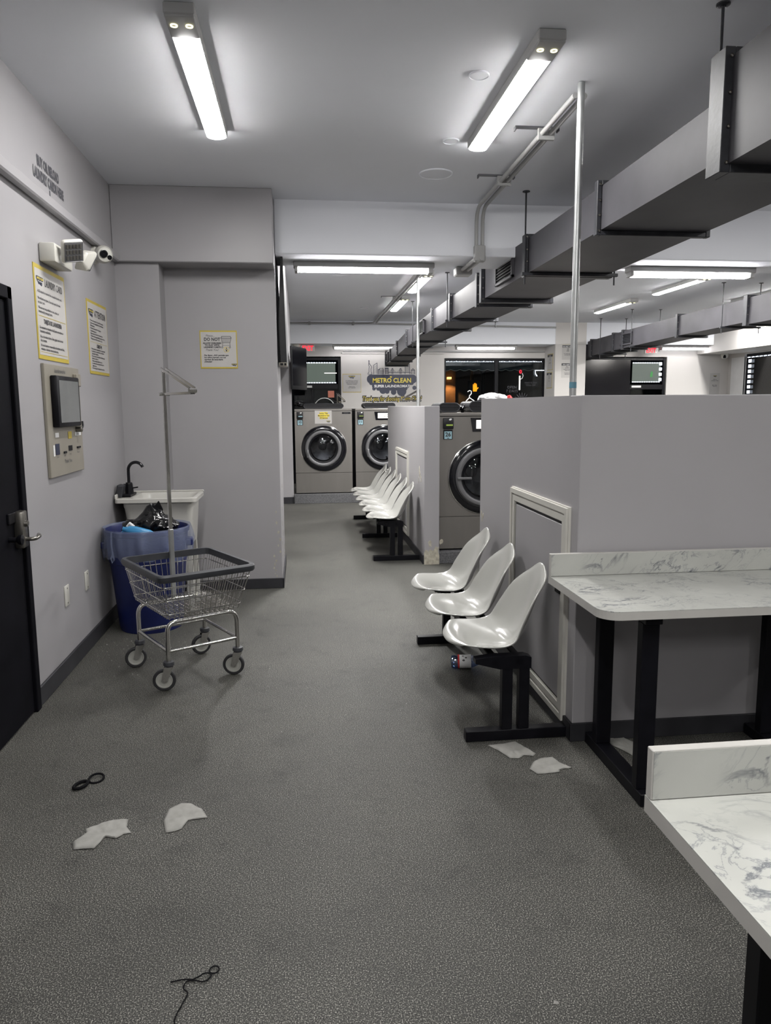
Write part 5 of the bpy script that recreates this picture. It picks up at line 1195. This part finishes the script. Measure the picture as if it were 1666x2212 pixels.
bm = BM(); box(bm, 5.40, 5.78, 24, 24.2, 2.68, 2.75, .02); obj('lamp_head', bm, 'warm', t)
bm = BM(); tube(bm, [(5.6, 24.3, -.15), (5.6, 24.3, 2.72)], .05, 10); obj('post', bm, 'black', t)

# ================================================================== LITTER ON THE FLOOR
def wipe(pts, seed, label, name='dryer_sheet'):
    cx0 = sum(p[0] for p in pts)/len(pts); cy0 = sum(p[1] for p in pts)/len(pts)
    t = thing(name, label, 'dryer sheet', (cx0, cy0, 0))
    # dense fan of rings towards the centre, crumpled in height
    E = []
    P = pts+[pts[0]]
    for a, b in zip(P, P[1:]):
        for k in range(6): E.append((a[0]+(b[0]-a[0])*k/6, a[1]+(b[1]-a[1])*k/6))
    bm = BM(); rings = []; n = len(E)
    for j in range(9):
        f = 1-j/8.5
        ring = []
        for i, (x, y) in enumerate(E):
            px, py = cx0+(x-cx0)*f, cy0+(y-cy0)*f
            z = .003+.009*abs(mn.noise(Vector((px*14+seed, py*14, seed))))+.006*abs(mn.noise(Vector((px*38, py*38+seed, 1))))
            if j == 0: z *= .35
            ring.append(bm.verts.new((px, py, z)))
        rings.append(ring)
    for A, B in zip(rings, rings[1:]):
        for i in range(n): bm.faces.new((A[i], A[(i+1) % n], B[(i+1) % n], B[i]))
    bm.faces.new(rings[-1])
    o = obj('sheet', bm, 'wipe', t, smooth=True)
    m = o.modifiers.new('s', 'SOLIDIFY'); m.thickness = .0008; m.offset = 1
wipe([(-.805, 2.48), (-.735, 2.475), (-.715, 2.545), (-.675, 2.53), (-.655, 2.555), (-.63, 2.56), (-.655, 2.60), (-.66, 2.65), (-.715, 2.655), (-.745, 2.64), (-.80, 2.605), (-.79, 2.58), (-.82, 2.52)], 1, 'crumpled white dryer sheet on the floor at the lower left')
wipe([(-.508, 2.545), (-.475, 2.552), (-.455, 2.565), (-.44, 2.62), (-.372, 2.628), (-.40, 2.69), (-.41, 2.70), (-.445, 2.735), (-.485, 2.745), (-.525, 2.705), (-.53, 2.62)], 2, 'white dryer sheet on the floor right of the crumpled one')
wipe([(.798, 3.078), (.86, 3.085), (.93, 3.10), (.985, 2.975), (.965, 2.95), (.93, 2.965), (.90, 2.94), (.86, 2.945), (.84, 3.0)], 3, 'thin white dryer sheet just in front of the near bench foot')
wipe([(.915, 2.842), (.95, 2.90), (.99, 2.93), (1.045, 2.935), (1.06, 2.88), (1.095, 2.83), (1.04, 2.825), (1.03, 2.80), (.935, 2.795)], 4, 'white dryer sheet on the floor below the near half wall corner')
wipe([(1.35, 3.10), (1.40, 3.12), (1.47, 3.0), (1.50, 2.86), (1.49, 2.78), (1.42, 2.80), (1.385, 2.92), (1.34, 3.02)], 5, 'white dryer sheet under the far marble counter')
t = thing('hair_tie', 'black twisted hair tie on the floor near the black door', 'hair tie', (-.89, 2.95, 0))
def zf(p): return [(x, y, .006) for x, y in p]
bm = BM(); tube(bm, [(-.858+math.cos(a)*.029, 2.977+math.sin(a)*.032, .006+.004*math.sin(a)) for a in [2*PI*k/24 for k in range(24)]], .0045, 8, closed=True); obj('loop', bm, 'cord', t, smooth=True)
bm = BM(); tube(bm, [(-.905+math.cos(a)*.022+math.sin(a)*.008, 2.925+math.sin(a)*.030, .008) for a in [2*PI*k/24 for k in range(24)]], .0062, 8, closed=True); obj('loop', bm, 'cord', t, smooth=True)
t = thing('cord', 'black knotted cord on the floor at the bottom of the picture', 'cord', (-.3, 1.8, 0))
pts = [(-.372, 1.825), (-.355, 1.829), (-.335, 1.831), (-.315, 1.829), (-.295, 1.840), (-.283, 1.845), (-.271, 1.842), (-.268, 1.832), (-.275, 1.822), (-.29, 1.818), (-.31, 1.825), (-.328, 1.824), (-.335, 1.810), (-.333, 1.795), (-.322, 1.783), (-.322, 1.770), (-.33, 1.745), (-.338, 1.72), (-.341, 1.70), (-.338, 1.685), (-.33, 1.66), (-.325, 1.62)]
from mathutils.geometry import interpolate_bezier
def smooth(p, n=5):
    P = [Vector(q) for q in p]; out = []
    for i in range(len(P)-1):
        a, b, c, d = P[max(i-1, 0)], P[i], P[i+1], P[min(i+2, len(P)-1)]
        for k in range(n):
            t_ = k/n; out.append(.5*((2*b)+(-a+c)*t_+(2*a-5*b+4*c-d)*t_*t_+(-a+3*b-3*c+d)*t_**3))
    out.append(P[-1]); return out
bm = BM(); tube(bm, [(p.x, p.y, .0035+.002*(k % 40 > 20)) for k, p in enumerate(smooth(pts))], .0017, 6); obj('strand', bm, 'cord', t, smooth=True)
bm = BM(); tube(bm, [(-.262+math.cos(a)*.0125, 1.856+math.sin(a)*.0135, .004) for a in [2*PI*k/20 for k in range(20)]], .0018, 6, closed=True); obj('loop', bm, 'cord', t, smooth=True)
# lint and crumbs, far too many to count
cx, cy = -1.055, 5.185
bm = BM(); rnd = random.Random(21)
def crumb(x, y, r):
    a0 = rnd.uniform(0, 6.28); k = 5
    b = [bm.verts.new((x+math.cos(a0+2*PI*i/k)*r*rnd.uniform(.5, 1.2), y+math.sin(a0+2*PI*i/k)*r*rnd.uniform(.5, 1.2), .0008)) for i in range(k)]
    tp = bm.verts.new((x, y, .0008+r*.5))
    for i in range(k): bm.faces.new((b[i], b[(i+1) % k], tp))
for k in range(110):
    qx, qy = rnd.gauss(-1.0, .14), rnd.gauss(4.62, .2)
    if math.hypot(qx-cx, qy-cy) > .31 and qx > -1.3: crumb(qx, qy, rnd.uniform(.002, .006))
for k in range(90): crumb(rnd.uniform(-.3, .6), rnd.uniform(3.3, 7.2), rnd.uniform(.0015, .005))
for k in range(40): crumb(rnd.gauss(-.02, .03), rnd.gauss(2.42, .05), rnd.uniform(.001, .0022))
for k in range(40): crumb(rnd.gauss(.38, .03), rnd.gauss(2.70, .06), rnd.uniform(.001, .002))
crumb(.613, 1.641, .009); crumb(-.555, 2.655, .004)
tag(obj('floor_crumbs', bm, 'wipe'), 'scattered white lint and crumbs on the speckled floor', 'lint', kind='stuff')
